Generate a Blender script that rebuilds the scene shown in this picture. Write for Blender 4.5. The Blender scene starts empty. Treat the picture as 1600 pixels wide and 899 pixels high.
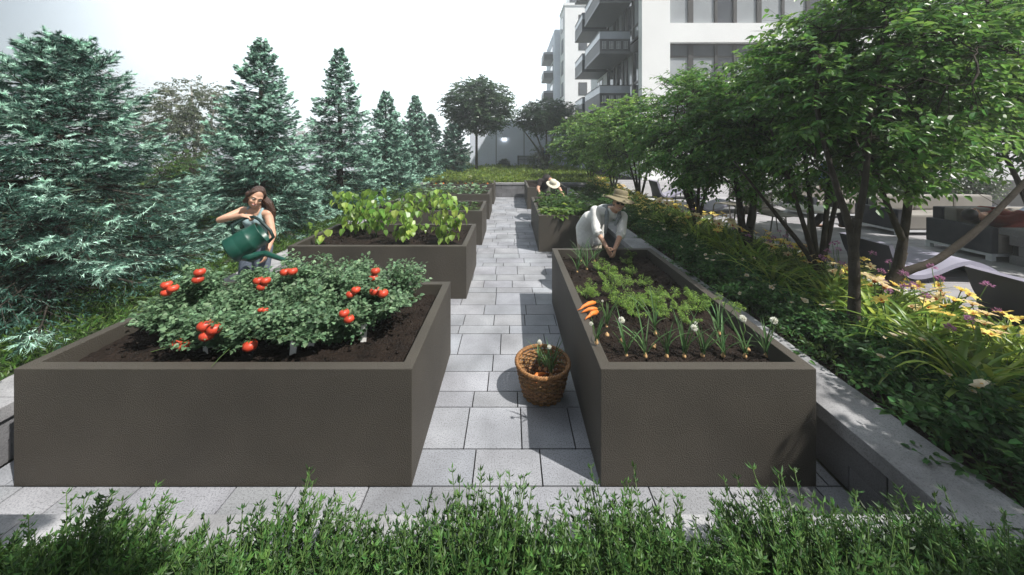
import bpy, bmesh, math, random
import numpy as np
from mathutils import Vector, Matrix

R = math.radians
PI = math.pi
rng = np.random.default_rng(7)
random.seed(7)
scene = bpy.context.scene
COL = scene.collection
F, CX, CY, H = 523.0, 798.0, 229.0, 2.2     # focal length and horizon read off the photograph, eye height

def at(x, y, z):
    """point on the level z that stands at the given place in the photograph"""
    Y = F * (H - z) / (y - CY)
    return Vector(((x - CX) / F * Y, Y, z))

def atY(x, y, Y):
    return Vector(((x - CX) / F * Y, Y, H - (y - CY) * Y / F))

# ------------------------------------------------------------------ objects
def tag(o, label=None, cat=None, group=None, kind=None):
    if label: o['label'] = label
    if cat: o['category'] = cat
    if group: o['group'] = group
    if kind: o['kind'] = kind
    return o

def thing(name, label, cat, loc=(0, 0, 0), rotz=0.0, group=None):
    o = bpy.data.objects.new(name, None)
    o.empty_display_size = 0.1
    COL.objects.link(o)
    o.location = loc
    o.rotation_euler = (0, 0, rotz)
    return tag(o, label, cat, group)

def origin_of(o):
    v = Vector((0, 0, 0))
    while o is not None:
        v += o.location
        o = o.parent
    return v

def dup(root, loc, rotz=0.0, scale=1.0, label=None, group=None):
    r = root.copy(); COL.objects.link(r)
    r.location = loc; r.rotation_euler = (0, 0, rotz)
    r.scale = (scale, scale, scale) if not hasattr(scale, '__len__') else scale
    if label: r['label'] = label
    if group: r['group'] = group
    for ch in list(root.children):
        c = ch.copy(); COL.objects.link(c); c.parent = r
        for g in list(ch.children):
            d = g.copy(); COL.objects.link(d); d.parent = c
    return r

class MB:
    """collects vertices and faces, builds ONE mesh object"""
    def __init__(s):
        s.v = []; s.c = []; s.f = {}; s.n = 0
    def add(s, verts, faces, mat=0, smooth=False, col=None):
        verts = np.asarray(verts, dtype=np.float32).reshape(-1, 3)
        if not isinstance(faces, np.ndarray):
            by = {}
            for f in faces: by.setdefault(len(f), []).append(f)
            faces = [np.array(b) for b in by.values()]
        else:
            faces = [faces]
        for f in faces:
            s.f.setdefault((f.shape[1], mat, smooth), []).append(f + s.n)
        s.v.append(verts)
        c = np.ones((len(verts), 3), dtype=np.float32)
        if col is not None: c[:] = col
        s.c.append(c)
        s.n += len(verts)
        return s
    def build(s, name, mats, parent=None, origin=None):
        if not isinstance(mats, (list, tuple)): mats = [mats]
        v = np.concatenate(s.v)
        org = Vector(origin) if origin is not None else (origin_of(parent) if parent else Vector((0, 0, 0)))
        if parent is not None and origin is not None: org = Vector(origin)
        v = v - np.array(org, dtype=np.float32)
        me = bpy.data.meshes.new(name)
        me.vertices.add(len(v))
        me.vertices.foreach_set('co', v.astype(np.float32).ravel())
        loops = []; tot = []; mi = []; sm = []
        for (k, m, smo), lst in s.f.items():
            a = np.concatenate(lst)
            loops.append(a.ravel()); tot.append(np.full(len(a), k)); mi.append(np.full(len(a), m)); sm.append(np.full(len(a), smo))
        loops = np.concatenate(loops).astype(np.int32); tot = np.concatenate(tot).astype(np.int32)
        start = np.concatenate(([0], np.cumsum(tot)[:-1])).astype(np.int32)
        me.loops.add(len(loops)); me.loops.foreach_set('vertex_index', loops)
        me.polygons.add(len(tot)); me.polygons.foreach_set('loop_start', start); me.polygons.foreach_set('loop_total', tot)
        me.polygons.foreach_set('material_index', np.concatenate(mi).astype(np.int32))
        me.polygons.foreach_set('use_smooth', np.concatenate(sm).astype(bool))
        at_ = me.attributes.new('col', 'FLOAT_COLOR', 'POINT')
        c = np.ones((len(v), 4), dtype=np.float32); c[:, :3] = np.concatenate(s.c)
        at_.data.foreach_set('color', c.ravel())
        for m in mats: me.materials.append(m)
        me.update(calc_edges=True); me.validate()
        o = bpy.data.objects.new(name, me)
        COL.objects.link(o)
        if parent is not None: o.parent = parent
        else: o.location = org
        return o
    # ---- primitives
    def box(s, x0, x1, y0, y1, z0, z1, mat=0, col=None, bev=0.0, rot=None, about=None):
        if bev <= 0:
            v = np.array([(x, y, z) for x in (x0, x1) for y in (y0, y1) for z in (z0, z1)], dtype=float)
            f = np.array([(0, 1, 3, 2), (4, 6, 7, 5), (0, 4, 5, 1), (2, 3, 7, 6), (0, 2, 6, 4), (1, 5, 7, 3)])
            fs = f
        else:
            bm = bmesh.new()
            bmesh.ops.create_cube(bm, size=1.0)
            for q in bm.verts:
                q.co = Vector(((x0 + x1) / 2 + q.co.x * (x1 - x0), (y0 + y1) / 2 + q.co.y * (y1 - y0), (z0 + z1) / 2 + q.co.z * (z1 - z0)))
            bmesh.ops.bevel(bm, geom=bm.edges[:], offset=bev, segments=2, affect='EDGES', profile=0.6)
            bm.verts.ensure_lookup_table()
            v = np.array([q.co[:] for q in bm.verts]); fs = [[q.index for q in f.verts] for f in bm.faces]
            bm.free()
        if rot is not None:
            a = np.array(about if about is not None else ((x0 + x1) / 2, (y0 + y1) / 2, (z0 + z1) / 2))
            v = (v - a) @ np.array(rot).T + a
        return s.add(v, fs, mat, False, col)
    def tube(s, pts, rad, n=8, mat=0, col=None, cap=True, flat=None):
        P = np.asarray([tuple(p) for p in pts], dtype=float)
        r = np.broadcast_to(np.asarray(rad, dtype=float), (len(P),))
        T = np.gradient(P, axis=0); T /= np.linalg.norm(T, axis=1)[:, None] + 1e-9
        ref = np.array([0.0, 0, 1]) if abs(T[0][2]) < 0.9 else np.array([1.0, 0, 0])
        U = np.cross(T[0], ref); U /= np.linalg.norm(U)
        rings = []; a = np.linspace(0, 2 * PI, n, endpoint=False)
        for i in range(len(P)):
            U = U - T[i] * np.dot(U, T[i]); U /= np.linalg.norm(U) + 1e-9
            V = np.cross(T[i], U)
            fl = 1.0 if flat is None else flat
            rings.append(P[i] + r[i] * (np.cos(a)[:, None] * U + fl * np.sin(a)[:, None] * V))
        v = np.concatenate(rings); m = len(P)
        i0 = (np.arange(m - 1)[:, None] * n + np.arange(n)[None, :]).ravel()
        i1 = (np.arange(m - 1)[:, None] * n + (np.arange(n)[None, :] + 1) % n).ravel()
        f = np.stack([i0, i1, i1 + n, i0 + n], 1)
        s.add(v, f, mat, True, col)
        if cap:
            base = s.n - len(v)
            s.f.setdefault((n, mat, False), []).append(np.array([[base + k for k in range(n)][::-1]]))
            s.f.setdefault((n, mat, False), []).append(np.array([[base + (m - 1) * n + k for k in range(n)]]))
        return s
    def capsule(s, a, b, ra, rb, n=12, mat=0, col=None, sq=1.0, side=None):
        """tapered capsule, closed; sq flattens it along 'side'"""
        a = np.array(a, float); b = np.array(b, float); d = b - a; L = np.linalg.norm(d) + 1e-9; d = d / L
        pts = []; rr = []
        for t in (-0.999, -0.92, -0.7, -0.38, 0): pts.append(a + d * ra * t); rr.append(ra * math.sqrt(1 - t * t))
        for t in (0.25, 0.5, 0.75): pts.append(a + d * L * t); rr.append(ra + (rb - ra) * t)
        for t in (0, 0.38, 0.7, 0.92, 0.999): pts.append(b + d * rb * t); rr.append(rb * math.sqrt(1 - t * t))
        k0 = s.n
        s.tube(pts, rr, n, mat, col)
        if sq != 1.0:
            v = s.v[-1].astype(float); sd = np.array(side if side is not None else (0, 1, 0), float); sd /= np.linalg.norm(sd)
            c = a + np.outer((v - a) @ d, d)
            rel = v - c
            v = c + rel - np.outer(rel @ sd, sd) * (1 - sq)
            s.v[-1] = v.astype(np.float32)
        return s
    def ball(s, c, r, mat=0, col=None, nu=14, nv=9, rot=None):
        r = np.broadcast_to(np.asarray(r, float), (3,))
        th = np.linspace(0, PI, nv + 1); ph = np.linspace(0, 2 * PI, nu, endpoint=False)
        v = [(0, 0, 1.0)]
        for t in th[1:-1]:
            for p in ph: v.append((math.sin(t) * math.cos(p), math.sin(t) * math.sin(p), math.cos(t)))
        v.append((0, 0, -1.0)); v = np.array(v) * r
        if rot is not None: v = v @ np.array(rot).T
        v = v + np.array(c, float)
        f = []
        for k in range(nu): f.append((0, 1 + k, 1 + (k + 1) % nu))
        for j in range(nv - 2):
            for k in range(nu):
                a = 1 + j * nu + k; b = 1 + j * nu + (k + 1) % nu
                f.append((a, a + nu, b + nu, b))
        l = len(v) - 1; o = 1 + (nv - 2) * nu
        for k in range(nu): f.append((l, o + (k + 1) % nu, o + k))
        return s.add(v, f, mat, True, col)
    def lathe(s, prof, c=(0, 0, 0), n=24, mat=0, col=None, rot=None, smooth=True):
        a = np.linspace(0, 2 * PI, n, endpoint=False); v = []
        for r, z in prof: v.append(np.stack([r * np.cos(a), r * np.sin(a), np.full(n, z)], 1))
        v = np.concatenate(v)
        if rot is not None: v = v @ np.array(rot).T
        v = v + np.array(c, float); m = len(prof)
        i0 = (np.arange(m - 1)[:, None] * n + np.arange(n)[None, :]).ravel()
        i1 = (np.arange(m - 1)[:, None] * n + (np.arange(n)[None, :] + 1) % n).ravel()
        return s.add(v, np.stack([i0, i1, i1 + n, i0 + n], 1), mat, smooth, col)
    def extrude(s, poly, y0, y1, mat=0, col=None):
        """closed polygon in x,z swept from y0 to y1"""
        n = len(poly)
        v = [(x, y0, z) for x, z in poly] + [(x, y1, z) for x, z in poly]
        f = [tuple(range(n)), tuple(range(2 * n - 1, n - 1, -1))] + [(i, i + n, (i + 1) % n + n, (i + 1) % n) for i in range(n)]
        return s.add(v, f, mat, False, col)

def unit(a):
    a = np.asarray(a, float)
    return a / (np.linalg.norm(a, axis=-1, keepdims=True) + 1e-9)

# leaf shapes: (along, side, up)
LEAF8 = (np.array([(0, 0, 0), (.33, 0, -.02), (.68, 0, -.05), (1, 0, -.16), (.26, .5, .12), (.64, .40, .06), (.26, -.5, .12), (.64, -.40, .06)]),
         [(0, 1, 4), (1, 2, 5, 4), (2, 3, 5), (0, 6, 1), (1, 6, 7, 2), (2, 7, 3)])
LEAF4 = (np.array([(0, 0, 0), (.45, .5, .10), (1, 0, -.05), (.45, -.5, .10)]), [(0, 2, 1), (0, 3, 2)])
NEEDLE = (np.array([(0, .5, 0), (0, -.5, 0), (1, 0, 0)]), [(0, 1, 2)])
PETAL = (np.array([(0, 0, 0), (.5, 0, .12), (1, 0, -.05), (.35, .4, .16), (.75, .36, .14), (.35, -.4, .16), (.75, -.36, .14)]),
         [(0, 1, 3), (1, 2, 4, 3), (0, 5, 1), (1, 5, 6, 2)])

def leaves(mb, P, D, N, L, W, shape=LEAF4, mat=0, col=None, smooth=False):
    P = np.asarray(P, float); n = len(P)
    if n == 0: return
    D = unit(np.broadcast_to(D, (n, 3))); N = np.broadcast_to(N, (n, 3))
    S = unit(np.cross(D, N)); N = np.cross(S, D)
    L = np.broadcast_to(np.asarray(L, float), (n,))[:, None, None]; W = np.broadcast_to(np.asarray(W, float), (n,))[:, None, None]
    T, fs = shape
    a = T[None, :, 0, None]; b = T[None, :, 1, None]; c = T[None, :, 2, None]
    v = P[:, None, :] + L * a * D[:, None, :] + W * b * S[:, None, :] + L * c * N[:, None, :]
    k = len(T); off = (np.arange(n) * k)[:, None]
    cc = None
    if col is not None: cc = np.repeat(np.broadcast_to(col, (n, 3)), k, axis=0)
    groups = {}
    for f in fs: groups.setdefault(len(f), []).append(f)
    first = True; base = mb.n
    for kk, lst in groups.items():
        arr = (np.array(lst)[None, :, :] + off[:, :, None]).reshape(-1, kk)
        if first:
            mb.add(v.reshape(-1, 3), arr, mat, smooth, cc); first = False
        else:
            mb.f.setdefault((kk, mat, smooth), []).append(arr + base)

def straps(mb, P, az, el, L, W, droop, mat=0, col=None, seg=6, fold=0.25):
    """arching strap leaves"""
    P = np.asarray(P, float); n = len(P)
    az = np.broadcast_to(az, (n,)); el = np.broadcast_to(el, (n,)); L = np.broadcast_to(L, (n,)); W = np.broadcast_to(W, (n,)); droop = np.broadcast_to(droop, (n,))
    hor = np.stack([np.cos(az), np.sin(az), np.zeros(n)], 1); sid = np.stack([-np.sin(az), np.cos(az), np.zeros(n)], 1)
    pos = P.copy(); rows = []
    for i in range(seg + 1):
        t = i / seg
        ang = el - droop * t ** 1.3
        up = np.stack([-np.sin(ang) * np.cos(az), -np.sin(ang) * np.sin(az), np.cos(ang)], 1)
        w = W * (0.55 + 0.45 * min(1, t * 3)) * max(0.03, (1 - t ** 2.2))
        rows.append(np.stack([pos + sid * w[:, None] / 2 + up * (fold * w)[:, None], pos, pos - sid * w[:, None] / 2 + up * (fold * w)[:, None]], 1))
        st = L / seg
        pos = pos + st[:, None] * (np.cos(ang)[:, None] * hor + np.sin(ang)[:, None] * np.array([0, 0, 1.0]))
    v = np.stack(rows, 1)             # n, seg+1, 3, 3
    k = (seg + 1) * 3
    f = []
    for i in range(seg):
        for j in range(2):
            a = i * 3 + j; f.append((a, a + 1, a + 4, a + 3))
    arr = (np.array(f)[None] + (np.arange(n) * k)[:, None, None]).reshape(-1, 4)
    cc = None if col is None else np.repeat(np.broadcast_to(col, (n, 3)), k, axis=0)
    mb.add(v.reshape(-1, 3), arr, mat, True, cc)
    return pos

def rdir(n, zlo=-1, zhi=1):
    z = rng.uniform(zlo, zhi, n); a = rng.uniform(0, 2 * PI, n); r = np.sqrt(np.maximum(0, 1 - z * z))
    return np.stack([r * np.cos(a), r * np.sin(a), z], 1)

# ------------------------------------------------------------------ materials
def nodes_of(m):
    m.use_nodes = True
    nt = m.node_tree
    return nt, nt.nodes, nt.links, nt.nodes['Principled BSDF']

def stone(name, base, rough=0.85, var=0.25, vscale=2.0, speck=0.0, sscale=180, bump=0.2, bscale=120, use_col=False, dark=(0.02, 0.02, 0.02), spec=0.3, dist=0.01):
    m = bpy.data.materials.new(name); nt, N, Lk, bs = nodes_of(m)
    tc = N.new('ShaderNodeTexCoord')
    n1 = N.new('ShaderNodeTexNoise'); n1.inputs['Scale'].default_value = vscale; n1.inputs['Detail'].default_value = 6
    geo = N.new('ShaderNodeNewGeometry')
    Lk.new(geo.outputs['Position'], n1.inputs['Vector'])
    mp = N.new('ShaderNodeMapRange'); mp.inputs['From Min'].default_value = 0.3; mp.inputs['From Max'].default_value = 0.7
    mp.inputs['To Min'].default_value = 1 - var; mp.inputs['To Max'].default_value = 1 + var
    Lk.new(n1.outputs['Fac'], mp.inputs['Value'])
    mul = N.new('ShaderNodeMix'); mul.data_type = 'RGBA'; mul.blend_type = 'MULTIPLY'; mul.inputs['Factor'].default_value = 1
    mul.inputs['A'].default_value = (*base, 1); Lk.new(mp.outputs['Result'], mul.inputs['B'])
    out = mul.outputs['Result']
    if use_col:
        at_ = N.new('ShaderNodeAttribute'); at_.attribute_name = 'col'
        m2 = N.new('ShaderNodeMix'); m2.data_type = 'RGBA'; m2.blend_type = 'MULTIPLY'; m2.inputs['Factor'].default_value = 1
        Lk.new(out, m2.inputs['A']); Lk.new(at_.outputs['Color'], m2.inputs['B']); out = m2.outputs['Result']
    n2 = N.new('ShaderNodeTexNoise'); n2.inputs['Scale'].default_value = sscale; n2.inputs['Detail'].default_value = 3; n2.inputs['Roughness'].default_value = 0.7
    Lk.new(geo.outputs['Position'], n2.inputs['Vector'])
    if speck > 0:
        cr = N.new('ShaderNodeMapRange'); cr.inputs['From Min'].default_value = 0.50; cr.inputs['From Max'].default_value = 0.66
        cr.inputs['To Min'].default_value = 0; cr.inputs['To Max'].default_value = speck
        Lk.new(n2.outputs['Fac'], cr.inputs['Value'])
        m3 = N.new('ShaderNodeMix'); m3.data_type = 'RGBA'; m3.inputs['B'].default_value = (*dark, 1)
        Lk.new(cr.outputs['Result'], m3.inputs['Factor']); Lk.new(out, m3.inputs['A']); out = m3.outputs['Result']
    Lk.new(out, bs.inputs['Base Color'])
    bs.inputs['Roughness'].default_value = rough
    bs.inputs['Specular IOR Level'].default_value = spec
    if bump > 0:
        n3 = N.new('ShaderNodeTexNoise'); n3.inputs['Scale'].default_value = bscale; n3.inputs['Detail'].default_value = 4
        Lk.new(geo.outputs['Position'], n3.inputs['Vector'])
        b = N.new('ShaderNodeBump'); b.inputs['Strength'].default_value = bump; b.inputs['Distance'].default_value = dist
        Lk.new(n3.outputs['Fac'], b.inputs['Height']); Lk.new(b.outputs['Normal'], bs.inputs['Normal'])
    return m

def foliage(name, base=(1, 1, 1), var=0.35, trans=0.3, rough=0.45, hue=0.02, spec=0.35):
    """colour of the leaf from its 'col' attribute, varied leaf by leaf"""
    m = bpy.data.materials.new(name); nt, N, Lk, bs = nodes_of(m)
    at_ = N.new('ShaderNodeAttribute'); at_.attribute_name = 'col'
    geo = N.new('ShaderNodeNewGeometry')
    mp = N.new('ShaderNodeMapRange'); mp.inputs['To Min'].default_value = 1 - var; mp.inputs['To Max'].default_value = 1 + var
    Lk.new(geo.outputs['Random Per Island'], mp.inputs['Value'])
    hs = N.new('ShaderNodeHueSaturation')
    mh = N.new('ShaderNodeMapRange'); mh.inputs['To Min'].default_value = 0.5 - hue; mh.inputs['To Max'].default_value = 0.5 + hue
    mm = N.new('ShaderNodeMath'); mm.operation = 'FRACT'
    m7 = N.new('ShaderNodeMath'); m7.operation = 'MULTIPLY'; m7.inputs[1].default_value = 7.31
    Lk.new(geo.outputs['Random Per Island'], m7.inputs[0]); Lk.new(m7.outputs[0], mm.inputs[0]); Lk.new(mm.outputs[0], mh.inputs['Value'])
    Lk.new(mh.outputs['Result'], hs.inputs['Hue']); Lk.new(mp.outputs['Result'], hs.inputs['Value'])
    mul = N.new('ShaderNodeMix'); mul.data_type = 'RGBA'; mul.blend_type = 'MULTIPLY'; mul.inputs['Factor'].default_value = 1
    mul.inputs['B'].default_value = (*base, 1)
    Lk.new(at_.outputs['Color'], mul.inputs['A']); Lk.new(mul.outputs['Result'], hs.inputs['Color'])
    Lk.new(hs.outputs['Color'], bs.inputs['Base Color'])
    bs.inputs['Roughness'].default_value = rough; bs.inputs['Specular IOR Level'].default_value = spec
    if trans > 0:
        tr = N.new('ShaderNodeBsdfTranslucent'); mx = N.new('ShaderNodeMixShader'); mx.inputs['Fac'].default_value = trans
        hs2 = N.new('ShaderNodeHueSaturation'); hs2.inputs['Value'].default_value = 1.5; hs2.inputs['Hue'].default_value = 0.48
        Lk.new(hs.outputs['Color'], hs2.inputs['Color']); Lk.new(hs2.outputs['Color'], tr.inputs['Color'])
        Lk.new(bs.outputs['BSDF'], mx.inputs[1]); Lk.new(tr.outputs['BSDF'], mx.inputs[2])
        Lk.new(mx.outputs['Shader'], N['Material Output'].inputs['Surface'])
    return m

def plain(name, base, rough=0.6, metal=0.0, spec=0.4, var=0.08, vscale=8.0, bump=0.0, bscale=60, stretch=None, use_col=False, sss=0.0):
    m = bpy.data.materials.new(name); nt, N, Lk, bs = nodes_of(m)
    tc = N.new('ShaderNodeTexCoord'); n1 = N.new('ShaderNodeTexNoise'); n1.inputs['Scale'].default_value = vscale; n1.inputs['Detail'].default_value = 4
    src = tc.outputs['Object']
    if stretch:
        mpn = N.new('ShaderNodeMapping'); mpn.inputs['Scale'].default_value = stretch; Lk.new(src, mpn.inputs['Vector']); src = mpn.outputs['Vector']
    Lk.new(src, n1.inputs['Vector'])
    mp = N.new('ShaderNodeMapRange'); mp.inputs['From Min'].default_value = 0.3; mp.inputs['From Max'].default_value = 0.7
    mp.inputs['To Min'].default_value = 1 - var; mp.inputs['To Max'].default_value = 1 + var
    Lk.new(n1.outputs['Fac'], mp.inputs['Value'])
    mul = N.new('ShaderNodeMix'); mul.data_type = 'RGBA'; mul.blend_type = 'MULTIPLY'; mul.inputs['Factor'].default_value = 1
    mul.inputs['A'].default_value = (*base, 1); Lk.new(mp.outputs['Result'], mul.inputs['B']); out = mul.outputs['Result']
    if use_col:
        at_ = N.new('ShaderNodeAttribute'); at_.attribute_name = 'col'
        m2 = N.new('ShaderNodeMix'); m2.data_type = 'RGBA'; m2.blend_type = 'MULTIPLY'; m2.inputs['Factor'].default_value = 1
        Lk.new(out, m2.inputs['A']); Lk.new(at_.outputs['Color'], m2.inputs['B']); out = m2.outputs['Result']
    Lk.new(out, bs.inputs['Base Color'])
    bs.inputs['Roughness'].default_value = rough; bs.inputs['Metallic'].default_value = metal; bs.inputs['Specular IOR Level'].default_value = spec
    if sss > 0:
        bs.inputs['Subsurface Weight'].default_value = sss; bs.inputs['Subsurface Radius'].default_value = (0.02, 0.008, 0.004); bs.inputs['Subsurface Scale'].default_value = 0.5
    if bump > 0:
        n3 = N.new('ShaderNodeTexNoise'); n3.inputs['Scale'].default_value = bscale; n3.inputs['Detail'].default_value = 4
        Lk.new(src, n3.inputs['Vector'])
        b = N.new('ShaderNodeBump'); b.inputs['Strength'].default_value = bump; b.inputs['Distance'].default_value = 0.01
        Lk.new(n3.outputs['Fac'], b.inputs['Height']); Lk.new(b.outputs['Normal'], bs.inputs['Normal'])
    return m

M = {}
M['granite'] = stone('granite_paving', (0.275, 0.285, 0.305), 0.75, 0.28, 2.2, 0.85, 110, 0.15, 150, True, (0.10, 0.10, 0.11))
M['joint'] = stone('paving_joint', (0.02, 0.02, 0.02), 0.95, 0.2, 5, 0, 100, 0)
M['planter'] = stone('planter_render', (0.060, 0.052, 0.041), 0.6, 0.22, 1.6, 0.35, 190, 0.75, 150, False, (0.036, 0.031, 0.025), 0.45, 0.014)
M['soil'] = stone('soil', (0.024, 0.0165, 0.0125), 0.95, 0.5, 6, 0.6, 60, 1.0, 55, False, (0.012, 0.008, 0.006), 0.2, 0.05)
M['mulch'] = stone('bed_soil', (0.05, 0.034, 0.026), 0.95, 0.4, 4, 0.5, 40, 1.0, 45, False, (0.015, 0.01, 0.008), 0.2, 0.05)
M['coping'] = stone('coping_concrete', (0.28, 0.28, 0.29), 0.85, 0.35, 3.0, 0.55, 130, 0.3, 60, False, (0.08, 0.08, 0.085))
M['block'] = stone('wall_block', (0.20, 0.20, 0.21), 0.9, 0.2, 3.0, 0.5, 130, 0.5, 90, True, (0.06, 0.06, 0.065))
M['grass_ground'] = stone('lawn_soil', (0.03, 0.05, 0.015), 0.95, 0.4, 3.0, 0.5, 30, 0.8, 25, False, (0.015, 0.025, 0.008))
M['earth'] = stone('earth', (0.10, 0.11, 0.07), 0.95, 0.3, 0.3, 0, 30, 0)
M['deck'] = stone('deck_paving', (0.34, 0.335, 0.345), 0.7, 0.15, 1.5, 0.3, 90, 0.2, 60, True, (0.12, 0.12, 0.12))
M['kerb'] = stone('white_kerb', (0.72, 0.72, 0.70), 0.8, 0.08, 2, 0.15, 100, 0.1, 60, False, (0.4, 0.4, 0.4))
M['leaf'] = foliage('leaf', trans=0.35)
M['leaf_shiny'] = foliage('leaf_shiny', var=0.35, trans=0.45, rough=0.35, spec=0.5)
M['needle'] = foliage('conifer_needle', var=0.3, trans=0.15, rough=0.5)
M['petal'] = foliage('petal', var=0.15, trans=0.35, rough=0.6, hue=0.01)
M['bark'] = stone('bark', (0.048, 0.040, 0.032), 0.9, 0.35, 8, 0.4, 60, 0.8, 70, False, (0.02, 0.018, 0.015))
M['bark_pale'] = stone('bark_pale', (0.42, 0.40, 0.37), 0.9, 0.35, 5, 0.5, 25, 0.5, 50, False, (0.06, 0.05, 0.045))
M['stem'] = plain('plant_stem', (0.10, 0.17, 0.05), 0.6, 0, 0.3, 0.2, 20)
M['skin'] = plain('skin', (0.56, 0.33, 0.23), 0.5, 0, 0.4, 0.06, 20, 0.05, 120, sss=0.15)
M['wall_white'] = plain('white_render', (0.88, 0.89, 0.90), 0.85, 0, 0.2, 0.04, 0.4)
M['wall_pale'] = plain('pale_blue_render', (0.80, 0.85, 0.96), 0.85, 0, 0.2, 0.05, 0.4)
M['metal_dark'] = plain('dark_metal', (0.06, 0.06, 0.065), 0.45, 0.3, 0.5, 0.1, 6)
M['metal_mid'] = plain('grey_metal', (0.10, 0.105, 0.115), 0.45, 0.2, 0.5, 0.1, 3)
M['glass_rail'] = plain('frosted_rail', (0.26, 0.29, 0.34), 0.25, 0, 0.6, 0.05, 3)
# ================================================================== camera, sky, sun
cam = bpy.data.cameras.new('camera'); camo = bpy.data.objects.new('camera', cam); COL.objects.link(camo)
camo.location = (0, 0, H); camo.rotation_euler = (PI / 2, 0, 0)
cam.sensor_width = 36.0; cam.lens = F / 1600 * 36.0
cam.shift_x = 2 / 1600; cam.shift_y = -220.5 / 1600
cam.clip_start = 0.05; cam.clip_end = 1500
scene.camera = camo

SUN = Vector((0.50, -0.30, 0.84)).normalized()
sun = bpy.data.lights.new('sun', 'SUN'); suno = bpy.data.objects.new('sun', sun); COL.objects.link(suno)
sun.energy = 5.0; sun.angle = R(0.6); sun.color = (1.0, 0.96, 0.90)
suno.rotation_euler = SUN.to_track_quat('Z', 'Y').to_euler()
suno.location = (20, -10, 25)

w = bpy.data.worlds.new('World'); scene.world = w; w.use_nodes = True
nt = w.node_tree; N = nt.nodes; Lk = nt.links
bg = N['Background']; bg.inputs['Strength'].default_value = 0.1
sky = N.new('ShaderNodeTexSky'); sky.sky_type = 'NISHITA'; sky.sun_disc = False
sky.sun_elevation = math.asin(SUN.z); sky.sun_rotation = math.atan2(SUN.x, SUN.y)
sky.dust_density = 3.0; sky.air_density = 1.0
# thin bright cloud and haze, thickest low over the far end of the garden
tc = N.new('ShaderNodeTexCoord')
dot = N.new('ShaderNodeVectorMath'); dot.operation = 'DOT_PRODUCT'; dot.inputs[1].default_value = Vector((0.02, 0.93, 0.36)).normalized()
nrm = N.new('ShaderNodeVectorMath'); nrm.operation = 'NORMALIZE'
Lk.new(tc.outputs['Generated'], nrm.inputs[0]); Lk.new(nrm.outputs['Vector'], dot.inputs[0])
lobe = N.new('ShaderNodeMapRange'); lobe.interpolation_type = 'SMOOTHSTEP'
lobe.inputs['From Min'].default_value = 0.48; lobe.inputs['From Max'].default_value = 0.80; lobe.inputs['To Min'].default_value = 0.0; lobe.inputs['To Max'].default_value = 1.0
Lk.new(dot.outputs['Value'], lobe.inputs['Value'])
cl = N.new('ShaderNodeTexNoise'); cl.inputs['Scale'].default_value = 1.6; cl.inputs['Detail'].default_value = 5; cl.inputs['Distortion'].default_value = 0.6
mpv = N.new('ShaderNodeMapping'); mpv.inputs['Scale'].default_value = (1, 1, 3.5)
Lk.new(nrm.outputs['Vector'], mpv.inputs['Vector']); Lk.new(mpv.outputs['Vector'], cl.inputs['Vector'])
bri = N.new('ShaderNodeMath'); bri.operation = 'MULTIPLY_ADD'; bri.inputs[1].default_value = 17.0; bri.inputs[2].default_value = 1.4
Lk.new(lobe.outputs['Result'], bri.inputs[0])
clm = N.new('ShaderNodeMapRange'); clm.inputs['From Min'].default_value = 0.3; clm.inputs['From Max'].default_value = 0.7; clm.inputs['To Min'].default_value = 0.8; clm.inputs['To Max'].default_value = 1.2
Lk.new(cl.outputs['Fac'], clm.inputs['Value'])
br2 = N.new('ShaderNodeMath'); br2.operation = 'MULTIPLY'; Lk.new(bri.outputs[0], br2.inputs[0]); Lk.new(clm.outputs['Result'], br2.inputs[1])
ccol = N.new('ShaderNodeVectorMath'); ccol.operation = 'SCALE'; ccol.inputs[0].default_value = (0.92, 1.0, 1.04); Lk.new(br2.outputs[0], ccol.inputs['Scale'])
mixs = N.new('ShaderNodeMix'); mixs.data_type = 'RGBA'; mixs.inputs['Factor'].default_value = 0.66
Lk.new(sky.outputs['Color'], mixs.inputs['A']); Lk.new(ccol.outputs['Vector'], mixs.inputs['B'])
Lk.new(mixs.outputs['Result'], bg.inputs['Color'])

scene.view_settings.view_transform = 'Standard'; scene.view_settings.look = 'None'
scene.view_settings.gamma = 1.0; scene.view_settings.exposure = 0.5; scene.view_settings.use_curve_mapping = False
scene.cycles.max_bounces = 6; scene.cycles.transparent_max_bounces = 4; scene.cycles.diffuse_bounces = 3; scene.cycles.glossy_bounces = 2
scene.cycles.transmission_bounces = 4; scene.cycles.sample_clamp_indirect = 4.0
scene.cycles.use_denoising = True

# ================================================================== ground, paving, beds
def structure(mb, name, mat):
    o = mb.build(name, mat); o['kind'] = 'structure'; return o

def sheet(x0, x1, y0, y1, z, nx, ny, amp=0.0, sc=1.0, seed=0):
    xs = np.linspace(x0, x1, nx + 1); ys = np.linspace(y0, y1, ny + 1)
    X, Y = np.meshgrid(xs, ys, indexing='ij')
    r = np.random.default_rng(seed); Z = np.full_like(X, z)
    for k in range(6):
        a = r.uniform(0, 2 * PI); q = r.uniform(0.6, 2.2) * sc; p = r.uniform(0, 6)
        Z += amp / 3 * np.sin((X * np.cos(a) + Y * np.sin(a)) * q * 2 + p)
    v = np.stack([X, Y, Z], -1).reshape(-1, 3)
    i, j = np.meshgrid(np.arange(nx), np.arange(ny), indexing='ij'); a = (i * (ny + 1) + j).ravel()
    return v, np.stack([a, a + ny + 1, a + ny + 2, a + 1], 1)

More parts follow.
